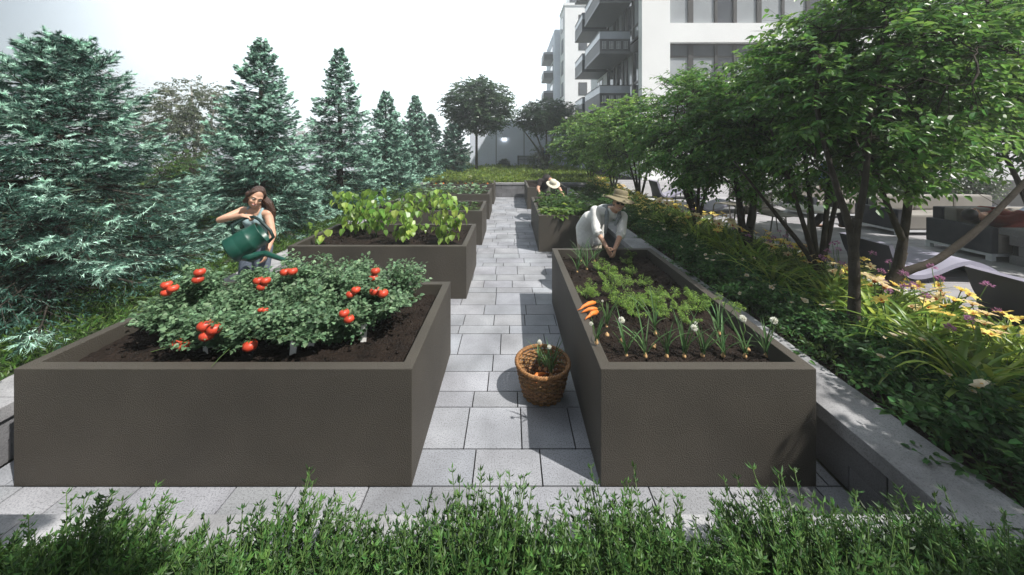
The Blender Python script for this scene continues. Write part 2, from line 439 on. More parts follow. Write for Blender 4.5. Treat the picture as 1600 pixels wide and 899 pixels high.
mb = MB(); mb.add([(-160, -60, -.06), (160, -60, -.06), (160, 260, -.06), (-160, 260, -.06)], np.array([(0, 1, 2, 3)])); structure(mb, 'ground', M['earth'])
mb = MB(); mb.add([(-3.5, 1.4, -.014), (2.15, 1.4, -.014), (2.15, 14.5, -.014), (-3.5, 14.5, -.014)], np.array([(0, 1, 2, 3)]), 1)
y = 1.63; k = 0
rows = [.267]
while y < 14.46:
    d = (.267, .267, .267, .385, .183)[k % 5] if k < 2 else (.267, .267, .39, .183)[(k) % 4]
    if k == 0: d = .537
    d = min(d, 14.49 - y); x = -3.49 - rng.uniform(0, .4)
    while x < 2.14:
        L = rng.uniform(.34, .62); xa, xb = max(x, -3.49), min(x + L, 2.145)
        if xb - xa > .03:
            t = rng.uniform(.88, 1.1); c = (t * rng.uniform(.985, 1.015), t, t * rng.uniform(.99, 1.03))
            mb.box(xa + .005, xb - .005, y + .005, y + d - .005, -.04, 0 + rng.uniform(-.001, .001), 0, c)
        x += L
    y += d; k += 1
structure(mb, 'paving', [M['granite'], M['joint']])

mb = MB(); v, f = sheet(-60, -3.9, -6, 80, .37, 60, 90, .02, .8, 1); v[(v[:, 0] < -3.95), 2] += 0.0
mb.add(v, f, 0, True); structure(mb, 'lawn', M['grass_ground'])
mb = MB(); v, f = sheet(-7, 2.15, -2, 1.42, .33, 40, 20, .02, 1, 2); mb.add(v, f, 0, True); structure(mb, 'front_planting_bed', M['mulch'])
mb = MB(); v, f = sheet(2.53, 4.66, -2, 19, .345, 24, 160, .035, 1.6, 3); mb.add(v, f, 0, True); structure(mb, 'flower_bed', M['mulch'])
mb = MB(); v, f = sheet(-14, 4.66, 14.78, 40, .55, 30, 30, .03, .7, 4); mb.add(v, f, 0, True); structure(mb, 'far_lawn', M['grass_ground'])
mb = MB(); mb.add([(4.7, -6, .385), (40, -6, .385), (40, 75, .385), (4.7, 75, .385)], np.array([(0, 1, 2, 3)]), 1)
y = 0.6; k = 0
while y < 17.9:
    x = 4.92 - rng.uniform(0, 1.0)
    while x < 14:
        L = 1.2; xa = max(x, 4.92)
        t = rng.uniform(.85, 1.1)
        mb.box(xa + .003, x + L - .003, y + .004, y + .196, .36, .40, 0, (t, t, t * 1.02)); x += L
    y += .2
structure(mb, 'patio', [M['deck'], M['joint']])
mb = MB(); mb.box(4.66, 4.9, -6, 30, 0, .43, 0, None, .01); structure(mb, 'kerb', M['kerb'])

# ================================================================== garden walls
def garden_wall(label, axis, a0, a1, b0, b1, top, face, courses=2, ct=.10):
    """wall running along axis; a = extent along it, b = thickness range; face = which side of b shows its blocks"""
    c = ((a0 + a1) / 2, (b0 + b1) / 2, 0) if axis == 'x' else ((b0 + b1) / 2, (a0 + a1) / 2, 0)
    t = thing('garden_wall', label, 'garden wall', c)
    def bx(m, p0, p1, q0, q1, z0, z1, mat=0, col=None, bev=0):
        if axis == 'x': m.box(p0, p1, q0, q1, z0, z1, mat, col, bev)
        else: m.box(q0, q1, p0, p1, z0, z1, mat, col, bev)
    m = MB(); p = a0
    while p < a1 - .01:
        e = min(p + rng.uniform(1.1, 1.4), a1); bx(m, p + .002, e - .002, b0, b1, top - ct, top, 0, None, .006); p = e
    m.build('coping', M['coping'], t)
    m = MB(); bx(m, a0, a1, b0 + .045, b1 - .045, -.02, top - ct - .002, 1); h = (top - ct) / courses
    for r_ in range(courses):
        p = a0 - (r_ % 2) * .22
        while p < a1 - .01:
            e = p + .45; pa = max(p, a0); pb = min(e, a1)
            if pb - pa > .03:
                tt = rng.uniform(.8, 1.15)
                q0, q1 = (b0 + .02, b0 + .12) if face < 0 else (b1 - .12, b1 - .02)
                bx(m, pa + .004, pb - .004, q0, q1, r_ * h - .01, (r_ + 1) * h - .008, 0, (tt, tt, tt), .004)
            p = e
    m.build('blockwork', [M['block'], M['joint']], t)
    return t
garden_wall('low grey stone block wall with pale coping along the left lawn', 'y', 1.0, 14.5, -3.92, -3.5, .405, 1)
garden_wall('low grey block wall with speckled coping between right planters and flower bed', 'y', -1.0, 14.5, 2.15, 2.55, .405, -1)
garden_wall('low pale coping wall in front of both near planters, behind the green shrubs', 'x', -3.498, 2.148, 1.4, 1.64, .40, 1)
garden_wall('pale stone block wall closing the far end of the paved path', 'x', -4.0, 4.6, 14.5, 14.8, .61, -1, 3, .085)

# ================================================================== planters
def soil_mesh(x0, x1, y0, y1, z, seed):
    nx, ny = int((x1 - x0) / .03), int((y1 - y0) / .03)
    v, f = sheet(x0, x1, y0, y1, z, nx, ny, .012, 4, seed)
    r = np.random.default_rng(seed + 50); v[:, 2] += r.normal(0, .006, len(v))
    m = MB(); m.add(v, f, 0, True)
    n = int((x1 - x0) * (y1 - y0) * 90)      # crumbs
    for _ in range(n):
        s_ = r.uniform(.006, .018); m.ball((r.uniform(x0, x1), r.uniform(y0, y1), z + r.uniform(0, .012)), (s_, s_ * r.uniform(.6, 1), s_ * .7), 0, None, 6, 4)
    return m
PH, RIM, SOILZ = .759, .105, .655
def planter(x0, x1, y0, y1, label, seed):
    t = thing('garden_planter', label, 'planter', ((x0 + x1) / 2, (y0 + y1) / 2, 0), 0, 'raised brown planters either side of the paved path')
    bm = bmesh.new()
    bmesh.ops.create_cube(bm, size=1.0)
    for q in bm.verts: q.co = Vector(((x0 + x1) / 2 + q.co.x * (x1 - x0), (y0 + y1) / 2 + q.co.y * (y1 - y0), PH / 2 + q.co.z * PH))
    top = max(bm.faces, key=lambda f: f.calc_center_median().z)
    bmesh.ops.inset_region(bm, faces=[top], thickness=RIM)
    top = [f for f in bm.faces if f.calc_center_median().z > PH - .01 and abs(f.calc_center_median().x - (x0 + x1) / 2) < .01 and abs(f.calc_center_median().y - (y0 + y1) / 2) < .01][0]
    r_ = bmesh.ops.extrude_face_region(bm, geom=[top])
    for q in [g for g in r_['geom'] if isinstance(g, bmesh.types.BMVert)]: q.co.z -= .3
    bmesh.ops.delete(bm, geom=[top], context='FACES_ONLY')
    ed = [e for e in bm.edges if min(v.co.z for v in e.verts) > PH - .01 or (abs(e.verts[0].co.z - e.verts[1].co.z) > .5)]
    bmesh.ops.bevel(bm, geom=ed, offset=.006, segments=2, affect='EDGES', profile=.6)
    bm.verts.ensure_lookup_table(); bm.verts.index_update()
    m = MB(); m.add([v.co[:] for v in bm.verts], [[v.index for v in f.verts] for f in bm.faces]); bm.free()
    m.build('planter_box', M['planter'], t)
    soil_mesh(x0 + RIM + .001, x1 - RIM - .001, y0 + RIM + .001, y1 - RIM - .001, SOILZ, seed).build('soil', M['soil'], t)
    return t
LP = [(2.167, 'brown rendered planter full of tomato plants at the near left'),
      (4.83, 'brown planter with tall yellow green bean plants, second on the left'),
      (7.47, 'brown planter behind the bean planter holding dark leafy plants'),
      (10.1, 'brown planter with pale cabbages, fourth along the left side'),
      (12.75, 'farthest brown planter on the left, full of leafy green roots tops')]
for i, (y0, lab) in enumerate(LP): planter(-3.22, -.64, y0, y0 + 1.405, lab, 10 + i)
RP = [(2.167, 4.74, 'brown planter of carrots and onions at the near right of the path'),
      (6.98, 9.55, 'brown planter with broad leafy greens behind the woman in the brimmed hat'),
      (11.75, 14.3, 'farthest brown planter on the right, behind the bending man')]
for i, (y0, y1, lab) in enumerate(RP): planter(.583, 1.98, y0, y1, lab, 20 + i)

# ================================================================== buildings
M['pane_light'] = plain('window_pane_light', (0.34, 0.36, 0.38), 0.12, 0, 0.8, 0.10, 0.7)
M['pane_dark'] = plain('window_pane_dark', (0.07, 0.075, 0.085), 0.06, 0, 0.9, 0.2, 0.7)
M['frame'] = plain('window_frame', (0.06, 0.057, 0.057), 0.5, 0, 0.4, 0.08, 2)
M['balc'] = plain('balcony_panel', (0.045, 0.048, 0.055), 0.5, 0.1, 0.4, 0.1, 1.5)
M['balc_hole'] = plain('balcony_perforation', (0.55, 0.58, 0.6), 0.7)
bA = thing('apartment_building', 'white apartment building with grey balconies above the right hand trees', 'apartment building', (16, 24, .3))
m = MB()
XB, YF, YE, TOP = 7.06, 18.0, 29.5, 15.2
floors = [(2.2, 4.7), (5.45, 7.81), (8.84, 11.2), (12.2, 14.6)]
WX0, WX1 = 8.57, 18.6
m.box(XB, WX0, YF, YF + .5, .3, TOP)                                   # corner pier
m.box(WX1, 20.2, YF, YF + .5, .3, TOP); m.box(24.5, 30, YF, YF + .5, .3, TOP)
zs = [.3] + [z for fl in floors for z in fl] + [TOP]
for k in range(0, len(zs), 2):
    m.box(WX0, WX1, YF + .003, YF + .5, zs[k], zs[k + 1]); m.box(20.2, 24.5, YF + .003, YF + .5, zs[k], zs[k + 1])
m.box(XB + .003, XB + .4, 24.6, YE, .3, TOP)                            # white wall of the side, beyond the glazing
m.box(XB + .003, XB + .4, 18.5, 24.6, .3, 1.6); m.box(XB + .003, XB + .4, 18.5, 24.6, 14.9, TOP)
m.box(XB + .4, 30, 29.1, YE, .3, TOP); m.box(29.6, 30, 18.5, 29.1, .3, TOP)
m.build('wall', M['wall_white'], bA)
m = MB(); m.box(XB + .41, 29.59, 18.51, 29.09, TOP - .3, TOP - .05); m.build('roof', M['metal_mid'], bA)
for z in (4.9, 8.15, 11.4, 14.6):
    m = MB(); m.box(XB + .41, 29.5, 18.55, 29.0, z, z + .25); m.build('floor_slab', M['wall_pale'], bA)

def window_front(parent, x0, x1, z0, z1, y, widths, transom, darks):
    """recessed window band in a wall facing the garden"""
    m = MB(); yy = y + .28
    m.box(x0, x1, yy, yy + .08, z1 - .09, z1); m.box(x0, x1, yy, yy + .08, z0, z0 + .06)
    if transom: m.box(x0, x1, yy - .02, yy + .08, transom - .05, transom + .05)
    x = x0; panes = []
    for k, (wd, mw) in enumerate(widths):
        panes.append((x, x + wd)); m.box(x + wd, min(x + wd + mw, x1), yy - .05, yy + .08, z0 + .061, z1 - .091); x += wd + mw
        if x >= x1 - .1: break
    fr = m.build('window', M['frame'], parent)
    for k, (a, b) in enumerate(panes):
        b = min(b, x1)
        d = k in darks
        zt = transom - .05 if transom else z1 - .09
        q = MB(); q.box(a, b, yy + .03, yy + .05, z0 + .06, zt); q.build('pane', M['pane_dark'] if d else M['pane_light'], fr)
        if transom:
            q = MB(); q.box(a, b, yy + .02, yy + .05, transom + .05, z1 - .09); q.build('transom_panel', M['metal_mid'], fr)
wd = [(1.10, .28), (1.17, .15), (.87, .18), (1.1, .25), (1.1, .15), (1.2, .2), (1.1, .15), (1.2, .2), (1.2, .2)]
for k, (z0, z1) in enumerate(floors):
    window_front(bA, WX0, WX1, z0, z1, YF, wd, z1 - .72 if k in (1,) else None, {2, 6} if k != 1 else {2, 5, 6})
    window_front(bA, 20.2, 24.5, z0, z1, YF, [(1.3, .2), (1.3, .2), (1.3, .1)], None, {1})
# dark glazed side with storeys
for k, z0 in enumerate((1.6, 5.05, 8.3, 11.55)):
    z1 = (4.9, 8.15, 11.4, 14.9)[k]
    m = MB(); yy = 18.5
    m.box(XB + .05, XB + .2, 18.5, 24.6, z0, z0 + .12); m.box(XB + .05, XB + .2, 18.5, 24.6, z1 - .55, z1)
    edges = [18.5, 19.5, 20.6, 21.3, 22.4, 23.1, 24.6]
    for e in edges: m.box(XB + .02, XB + .2, max(18.5, e - .11), min(24.6, e + .11), z0 + .121, z1 - .551)
    m.box(XB + .06, XB + .19, 18.5, 24.6, z0 + .75, z0 + .85)
    fr = m.build('window', M['frame'], bA)
    for a, b in zip(edges[:-1], edges[1:]):
        q = MB(); q.box(XB + .12, XB + .14, a, b, z0 + .1, z1 - .5); q.build('pane', M['pane_light'] if (int(a * 7) + k) % 2 else M['pane_dark'], fr)
for z0 in (2.2, 5.5, 8.75, 12.0):
    m = MB()
    m.box(XB - .02, XB + .1, 25.6, 27.2, z0, z0 + 1.9); fr = m.build('window', M['frame'], bA)
    q = MB(); q.box(XB - .035, XB - .021, 25.72, 26.4, z0 + .1, z0 + 1.8); q.box(XB - .035, XB - .021, 26.5, 27.08, z0 + .1, z0 + 1.8); q.build('pane', M['pane_dark'], fr)
def balcony(parent, x0, x1, y0, y1, z, hp=.85, hs=.5, holes=True, solid=False):
    m = MB(); m.box(x0, x1, y0, y1, z, z + .14, 0, None, .01); b = m.build('balcony', M['metal_mid'], parent)
    q = MB(); t = .05
    for (a0, a1, c0, c1) in ((x0 + .02, x1 - .05, y0 + .02, y0 + .02 + t), (x0 + .02, x1 - .05, y1 - .02 - t, y1 - .02), (x0 + .02, x0 + .02 + t, y0 + .075, y1 - .075)):
        q.box(a0, a1, c0, c1, z + .141, z + hp)
    if holes:
        for g in range(4):
            for i in range(3):
                for j in range(6):
                    xx = x0 + .16 + g * .42 + i * .09; zz = z + .3 + j * .075
                    if xx < x1 - .1: q.box(xx, xx + .05, y0 + .016, y0 + .022, zz, zz + .04, 1)
    q.build('railing_panel', [M['balc'], M['balc_hole']], b)
    q = MB()
    for (a0, a1, c0, c1) in ((x0 + .03, x1 - .05, y0 + .03, y0 + .055), (x0 + .03, x1 - .05, y1 - .055, y1 - .03), (x0 + .03, x0 + .055, y0 + .08, y1 - .08)):
        q.box(a0, a1, c0, c1, z + hp + .02, z + hp + hs - .04)
    q.build('glass_screen', M['glass_rail'], b)
    q = MB()
    for (a0, a1, c0, c1) in ((x0, x1 - .05, y0, y0 + .08), (x0, x1 - .05, y1 - .08, y1), (x0, x0 + .08, y0 + .081, y1 - .081)):
        q.box(a0, a1, c0, c1, z + hp + hs - .04, z + hp + hs); q.box(a0, a1, c0, c1, z + hp, z + hp + .02)
    q.build('handrail', M['metal_dark'], b)
for z in (4.45, 7.63, 10.6, 13.7):
    balcony(bA, 5.2, XB, 19.6, 23.6, z)
    balcony(bA, 5.2, XB, 24.4, 27.2, z, holes=False)

bB = thing('apartment_building', 'far pale building wing with a column of narrow windows, left of the grey balconies', 'apartment building', (12, 48, .3))
m = MB(); m.box(7.42, 20, 46.0, 50.3, .3, 21.7, 0, None, .03); m.box(7.3, 20, 45.9, 50.3, 21.55, 21.9); m.build('wall', M['wall_white'], bB)
for k in range(6):
    z = 18.6 - k * 3.1
    m = MB(); m.box(7.395, 7.5, 47.2, 49.0, z, z + 2.0); fr = m.build('window', M['frame'], bB)
    q = MB(); q.box(7.38, 7.392, 47.35, 48.0, z + .12, z + 1.88); q.box(7.38, 7.392, 48.15, 48.85, z + .12, z + 1.88); q.build('pane', M['pane_dark'], fr)
    m = MB(); m.box(9.3, 10.5, 45.97, 46.1, z - .1, z + 1.7); fr = m.build('window', M['frame'], bB)
    q = MB(); q.box(9.4, 10.4, 45.955, 45.969, z, z + 1.6); q.build('pane', M['pane_dark'], fr)
m = MB(); m.box(8.2, 18, 46.8, 49.5, 21.9, 24.4); m.build('penthouse', M['pane_dark'], bB)
bC = thing('apartment_building', 'hazy grey blue building with stacked balconies at the far end', 'apartment building', (12, 58, .3))
m = MB(); m.box(6.63, 18, 50.6, 62, .3, 19.9, 0, None, .03); m.build('wall', M['wall_pale'], bC)
for z in (3.2, 6.4, 9.6, 12.7, 15.6): balcony(bC, 5.1, 6.63, 52.0, 56.0, z, .9, .35, False)
for z in (3.6, 6.8, 10.0, 13.1, 16.0):
    m = MB(); m.box(6.6, 6.7, 52.5, 55.5, z, z + 2.1); fr = m.build('window', M['frame'], bC)
    q = MB(); q.box(6.585, 6.597, 52.65, 55.35, z + .12, z + 2); q.build('pane', M['pane_dark'], fr)

# pale wall behind the far lawn, with its lit lamp
t = thing('boundary_wall', 'tall pale blue rendered wall behind the round tree on the far lawn', 'wall', (1.0, 27.1, .4))
m = MB(); m.box(-3.3, 8.5, 27.0, 27.3, .4, 4.15); m.box(-3.34, 8.5, 26.96, 27.34, 4.15, 4.3, 0); m.build('wall_panel', M['wall_pale'], t)
m = MB()
for x in (-1.2, 1.05, 3.3): m.box(x, x + .05, 26.985, 26.999, .4, 4.14)
m.build('joint', M['metal_mid'], t)
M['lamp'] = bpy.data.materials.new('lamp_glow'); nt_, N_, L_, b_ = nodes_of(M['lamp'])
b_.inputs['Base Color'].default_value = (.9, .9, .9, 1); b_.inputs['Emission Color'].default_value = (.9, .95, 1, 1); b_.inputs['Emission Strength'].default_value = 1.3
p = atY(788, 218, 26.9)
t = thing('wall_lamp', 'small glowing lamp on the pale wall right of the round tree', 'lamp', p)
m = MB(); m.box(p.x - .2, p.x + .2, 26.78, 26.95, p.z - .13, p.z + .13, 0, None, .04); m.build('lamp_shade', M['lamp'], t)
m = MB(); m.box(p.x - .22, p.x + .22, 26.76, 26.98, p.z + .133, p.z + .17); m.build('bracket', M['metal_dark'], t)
t = thing('boundary_wall', 'long low lilac grey wall beyond the conifers on the left', 'wall', (-20, 19, .35))
m = MB(); m.box(-40, -7.5, 19, 19.25, .3, 2.3); m.box(-40, -7.5, 18.95, 19.3, 2.3, 2.42); m.build('wall_panel', M['wall_pale'], t)
# bench and boulder by the far wall
t = thing('garden_bench', 'grey wooden bench against the pale wall at the far end', 'bench', (1.15, 25.2, .55))
m = MB()
for k in range(4): m.box(.5, 1.85, 25.0 + k * .11, 25.09 + k * .11, .95, .99)
m.build('seat', M['metal_mid'], t)
m = MB()
for k in range(4): m.box(.5, 1.85, 25.46, 25.49, 1.03 + k * .12, 1.13 + k * .12)
m.build('backrest', M['metal_mid'], t)
for x in (.55, 1.72):
    m = MB(); m.box(x, x + .07, 25.0, 25.07, .52, .949); m.box(x, x + .07, 25.38, 25.455, .52, 1.5); m.build('leg', M['metal_dark'], t)
# ================================================================== plant builders
ORD = ['first', 'second', 'third', 'fourth', 'fifth', 'sixth', 'seventh', 'eighth', 'ninth', 'tenth', 'eleventh', 'twelfth', 'thirteenth',
       'fourteenth', 'fifteenth', 'sixteenth', 'seventeenth', 'eighteenth', 'nineteenth', 'twentieth']
UP = np.array([0, 0, 1.0])

def twigs(mb, A, B, r, mat=0, r2=None):
    A = np.asarray(A, float); B = np.asarray(B, float); n = len(A)
    if n == 0: return
    d = unit(B - A); u = unit(np.cross(d, np.where(np.abs(d[:, 2:3]) > .9, np.array([1.0, 0, 0]), UP))); v = np.cross(d, u)
    r = np.broadcast_to(r, (n,))[:, None]; rb = r * .6 if r2 is None else np.broadcast_to(r2, (n,))[:, None]
    ring = []
    for base, rr in ((A, r), (B, rb)):
        for k in range(3):
            a = k * 2 * PI / 3; ring.append(base + rr * (math.cos(a) * u + math.sin(a) * v))
    V = np.stack(ring, 1).reshape(-1, 3)
    f = np.array([(0, 1, 4, 3), (1, 2, 5, 4), (2, 0, 3, 5)])
    mb.add(V, (f[None] + (np.arange(n) * 6)[:, None, None]).reshape(-1, 4), mat, True)

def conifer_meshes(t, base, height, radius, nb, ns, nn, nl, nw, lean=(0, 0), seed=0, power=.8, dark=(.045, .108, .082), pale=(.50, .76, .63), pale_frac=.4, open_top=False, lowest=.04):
    r = np.random.default_rng(seed); base = np.array(base, float)
    S = []; D = []; L = []; C = []; wood = MB()
    trunk = [base + np.array([lean[0] * (k / 8) ** 2, lean[1] * (k / 8) ** 2, height * .97 * k / 8]) for k in range(9)]
    wood.tube(trunk, np.linspace(.022 * height + .01, .008, 9), 8)
    A = []; B = []; RR = []
    for i in range(nb):
        h = lowest + (.985 - lowest) * (i + r.uniform(0, 1)) / nb
        az = i * 2.399 + r.normal(0, .35)
        ln = radius * max(.05, (1 - h) ** power) * r.uniform(.72, 1.12) + .05
        k = h * 8; j = min(7, int(k)); p = trunk[j] + (trunk[j + 1] - trunk[j]) * (k - j)
        el = (-.10 + .80 * h ** 1.5) + r.normal(0, .2)
        hor = np.array([math.cos(az), math.sin(az), 0]); pts = [p]; m = 6
        for q in range(m):
            e = el - .30 * math.sin(q / (m - 1) * PI) + .28 * (q / (m - 1)) ** 2
            pts.append(pts[-1] + ln / m * (math.cos(e) * hor + math.sin(e) * UP))
        pts = np.array(pts)
        A += list(pts[:-1]); B += list(pts[1:]); RR += list((np.linspace(.006, .0018, m)) * (.6 + ln))
        side = np.array([-hor[1], hor[0], 0])
        n_ = max(4, int(ns * min(1.3, ln / radius + .25)))
        ts = .18 + .82 * (np.arange(n_) + r.uniform(0, 1, n_)) / n_
        for q, tt in enumerate(ts):
            kk = tt * m; jj = min(m - 1, int(kk)); pp = pts[jj] + (pts[jj + 1] - pts[jj]) * (kk - jj)
            fw = unit(pts[jj + 1] - pts[jj]); sg = 1 if q % 2 else -1
            sl = ln * .42 * (1.08 - tt) * r.uniform(.7, 1.2) + .06 * min(1, .35 + ln)
            dd = unit(fw * (.75 + .5 * tt) + side * sg * r.uniform(.55, 1.0) * (1.15 - .6 * tt) + UP * r.normal(-.15, .34))
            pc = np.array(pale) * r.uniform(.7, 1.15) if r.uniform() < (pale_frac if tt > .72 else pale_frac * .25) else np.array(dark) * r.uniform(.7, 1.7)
            S.append(pp); D.append(dd); L.append(sl); C.append(pc)
            A.append(pp); B.append(pp + dd * sl * .8); RR.append(.0025)
            for g in range(2):
                t2 = r.uniform(.25, .85); d2 = unit(dd + side * (1 if g else -1) * .7 + UP * r.normal(-.12, .32))
                S.append(pp + dd * sl * t2); D.append(d2); L.append(sl * .5 * (1.15 - t2 * .5)); C.append(pc if r.uniform() < .7 else np.array(dark))
        S.append(pts[-2]); D.append(unit(pts[-1] - pts[-2])); L.append(ln / m * 1.4); C.append(np.array(pale) if r.uniform() < pale_frac else np.array(dark) * 1.4)
    twigs(wood, A, B, np.array(RR) * 1.6)
    S = np.array(S); D = np.array(D); L = np.array(L); C = np.array(C); n = len(S)
    tt = (np.arange(nn)[None] + r.uniform(0, 1, (n, nn))) / nn
    P = S[:, None] + D[:, None] * (L[:, None] * tt)[..., None]
    rd = r.normal(0, 1, (n, nn, 3)); rd[..., 2] *= .7
    rd -= (rd * D[:, None]).sum(-1, keepdims=True) * D[:, None]; rd = unit(rd)
    ND = D[:, None] * .8 + rd * .75
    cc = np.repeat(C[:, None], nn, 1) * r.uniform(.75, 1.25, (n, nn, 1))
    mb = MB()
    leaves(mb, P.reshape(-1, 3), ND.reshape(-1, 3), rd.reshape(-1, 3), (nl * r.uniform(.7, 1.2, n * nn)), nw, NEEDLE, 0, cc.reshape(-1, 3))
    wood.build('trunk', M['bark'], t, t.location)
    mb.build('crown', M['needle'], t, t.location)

def curve(a, b, sag=0.0, n=6, wob=0.0, r=None):
    a = np.array(a, float); b = np.array(b, float); ts = np.linspace(0, 1, n)[:, None]
    p = a + (b - a) * ts + UP * (sag * np.sin(ts * PI))
    if wob and r is not None: p[1:-1] += r.normal(0, wob, (n - 2, 3))
    return p

def deciduous(t, stems, center, radii, nlimb, nspray, nleaf, leafL, leafW, seed=0, col=(.060, .160, .036), tipcol=(.135, .275, .058), shape=LEAF8,
              spray_len=.38, gap=.50, bark='bark', droop=.35, flat=.55, zcut=None, mat='leaf_shiny', limb_r=.016):
    r = np.random.default_rng(seed); c = np.array(center, float); ra = np.array(radii, float)
    wood = MB(); nodes = []
    for pts, r0, r1 in stems:
        P = np.array(pts, float)
        # smooth the given points
        tt = np.linspace(0, len(P) - 1, 4 * (len(P) - 1) + 1); Q = np.stack([np.interp(tt, np.arange(len(P)), P[:, k]) for k in range(3)], 1)
        for _ in range(2): Q[1:-1] = (Q[:-2] + 2 * Q[1:-1] + Q[2:]) / 4
        wood.tube(Q, np.linspace(r0, r1, len(Q)) * r.uniform(.93, 1.07, len(Q)), 9)
        nodes += [q for q in Q[len(Q) // 3:]]
    nodes = np.array(nodes); A = []; B = []; RR = []
    for i in range(nlimb):
        e = c + rdir_r(r) * ra * r.uniform(.45, .93)
        if zcut is not None and e[2] < zcut: e[2] = zcut + r.uniform(0, .3)
        d = nodes - e; cost = np.linalg.norm(d, axis=1) + np.where(d[:, 2] > 0, 1.2 * d[:, 2], 0)
        s = nodes[np.argmin(cost + r.uniform(0, .25, len(nodes)))]
        p = curve(s, e, .12 * np.linalg.norm(e - s), 6, .02, r)
        wood.tube(p, np.linspace(limb_r * (.5 + .35 * np.linalg.norm(e - s)), .004, 6), 5, cap=False)
        nodes = np.concatenate([nodes, p[2:]])
    # sprays
    u = np.array([rdir_r(r) for _ in range(nspray * 2)]); rad = r.uniform(0, 1, nspray * 2) ** (1 / 2.4)
    ph = r.uniform(0, 6, (4, 3)); P = c + u * ra * rad[:, None]
    w = np.zeros(len(P))
    for k in range(4): w += np.sin(P[:, 0] * (2.1 + k) + ph[k, 0]) * np.sin(P[:, 1] * (2.4 + k) + ph[k, 1]) * np.sin(P[:, 2] * (3.0 + k) + ph[k, 2])
    keep = w > np.quantile(w, gap)
    if zcut is not None: keep &= P[:, 2] > zcut - r.uniform(0, .35, len(P))
    P = P[keep][:nspray]; u = u[keep][:nspray]; rad = rad[keep][:nspray]; n = len(P)
    hor = u.copy(); hor[:, 2] *= .35; dirs = unit(hor + r.normal(0, .45, (n, 3)) * np.array([1, 1, flat]))
    ln = spray_len * r.uniform(.6, 1.3, n); S = P - dirs * ln[:, None] * .5
    # join to the nearest wood
    step = 2500
    for i in range(0, n, step):
        dd = np.linalg.norm(S[i:i + step, None] - nodes[None], axis=2); j = dd.argmin(1); s = nodes[j]
        near = dd.min(1) < 1.1
        A += list(s[near]); B += list(S[i:i + step][near]); RR += [.0035] * int(near.sum())
    twigs(wood, A, B, np.array(RR) if RR else 0)
    twigs(wood, S, S + dirs * ln[:, None], .0022)
    ts = (np.arange(nleaf)[None] + r.uniform(.1, .9, (n, nleaf))) / nleaf
    LP_ = S[:, None] + dirs[:, None] * (ln[:, None] * ts)[..., None]; LP_[..., 2] -= (ln[:, None] * ts ** 2) * .18
    sid = unit(np.cross(dirs, UP)); sg = np.where(np.arange(nleaf) % 2, 1.0, -1.0)
    LD = dirs[:, None] * .6 + sid[:, None] * sg[None, :, None] * r.uniform(.5, 1.0, (n, nleaf, 1)) - UP * r.uniform(0, 2 * droop, (n, nleaf, 1)) + r.normal(0, .15, (n, nleaf, 3))
    LN = UP + r.normal(0, .35, (n, nleaf, 3))
    mixf = np.clip((rad - .55) * 2, 0, 1)[:, None, None] * r.uniform(0, 1, (n, 1, 1)) ** 1.5
    cc = np.array(col) * (1 - mixf) + np.array(tipcol) * mixf
    cc = np.repeat(cc, nleaf, 1) * r.uniform(.8, 1.2, (n, nleaf, 1))
    mb = MB()
    leaves(mb, LP_.reshape(-1, 3), LD.reshape(-1, 3), LN.reshape(-1, 3), leafL * r.uniform(.65, 1.25, n * nleaf), leafW * r.uniform(.8, 1.2, n * nleaf), shape, 0, cc.reshape(-1, 3))
    wood.build('trunk', M[bark], t, t.location)
    mb.build('crown', M[mat], t, t.location)

def rdir_r(r):
    v = r.normal(0, 1, 3); return v / np.linalg.norm(v)

def bush(mb, stem, base, nst, height, spread, nleaf, L, W, r, col, tip, shape=LEAF4, el=(.6, 1.4), droop=.5, cluster=1, cl_r=.03, t0=.15, clip=None):
    """stems arching out of one base with leaves along them"""
    base = np.array(base, float); Ps = []; Ds = []; Cs = []
    for i in range(nst):
        az = r.uniform(0, 2 * PI); e = r.uniform(*el); ln = height * r.uniform(.7, 1.15) / max(.4, math.sin(e)); ln = min(ln, height * 1.7)
        m = 6; pts = [base + np.array([math.cos(az), math.sin(az), 0]) * r.uniform(0, spread * .2)]
        for q in range(m):
            a = e - droop * (q / m) ** 1.5
            hor = np.array([math.cos(az), math.sin(az), 0]); pts.append(pts[-1] + ln / m * (math.cos(a) * hor * spread / height * .9 + math.sin(a) * UP))
            az += r.normal(0, .15)
        pts = np.array(pts); twigs(stem, pts[:-1], pts[1:], np.linspace(.006, .0025, m), 0, np.linspace(.005, .002, m))
        tt = t0 + (1 - t0) * r.uniform(0, 1, nleaf) ** .75
        kk = tt * m; jj = np.minimum(m - 1, kk.astype(int)); p = pts[jj] + (pts[jj + 1] - pts[jj]) * (kk - jj)[:, None]
        out = r.normal(0, 1, (nleaf, 3)); out[:, 2] = np.abs(out[:, 2]) * .5
        p = p + unit(out) * (cl_r * r.uniform(.3, 1.6, (nleaf, 1)))
        Ps.append(p); Ds.append(unit(out) + np.array([0, 0, -.25])); f = (tt ** 2 * r.uniform(0, 1, nleaf))[:, None]
        Cs.append(np.array(col) * (1 - f) + np.array(tip) * f)
    P = np.concatenate(Ps); D = np.concatenate(Ds); C = np.concatenate(Cs) * r.uniform(.75, 1.25, (len(P), 1))
    if clip:
        k_ = (P[:, 0] > clip[0]) & (P[:, 0] < clip[1]) & (P[:, 1] > clip[2]) & (P[:, 1] < clip[3]); P, D, C = P[k_], D[k_], C[k_]
    leaves(mb, P, D, UP + r.normal(0, .5, (len(P), 3)), L * r.uniform(.6, 1.25, len(P)), W * r.uniform(.7, 1.2, len(P)), shape, 0, C)
    return P

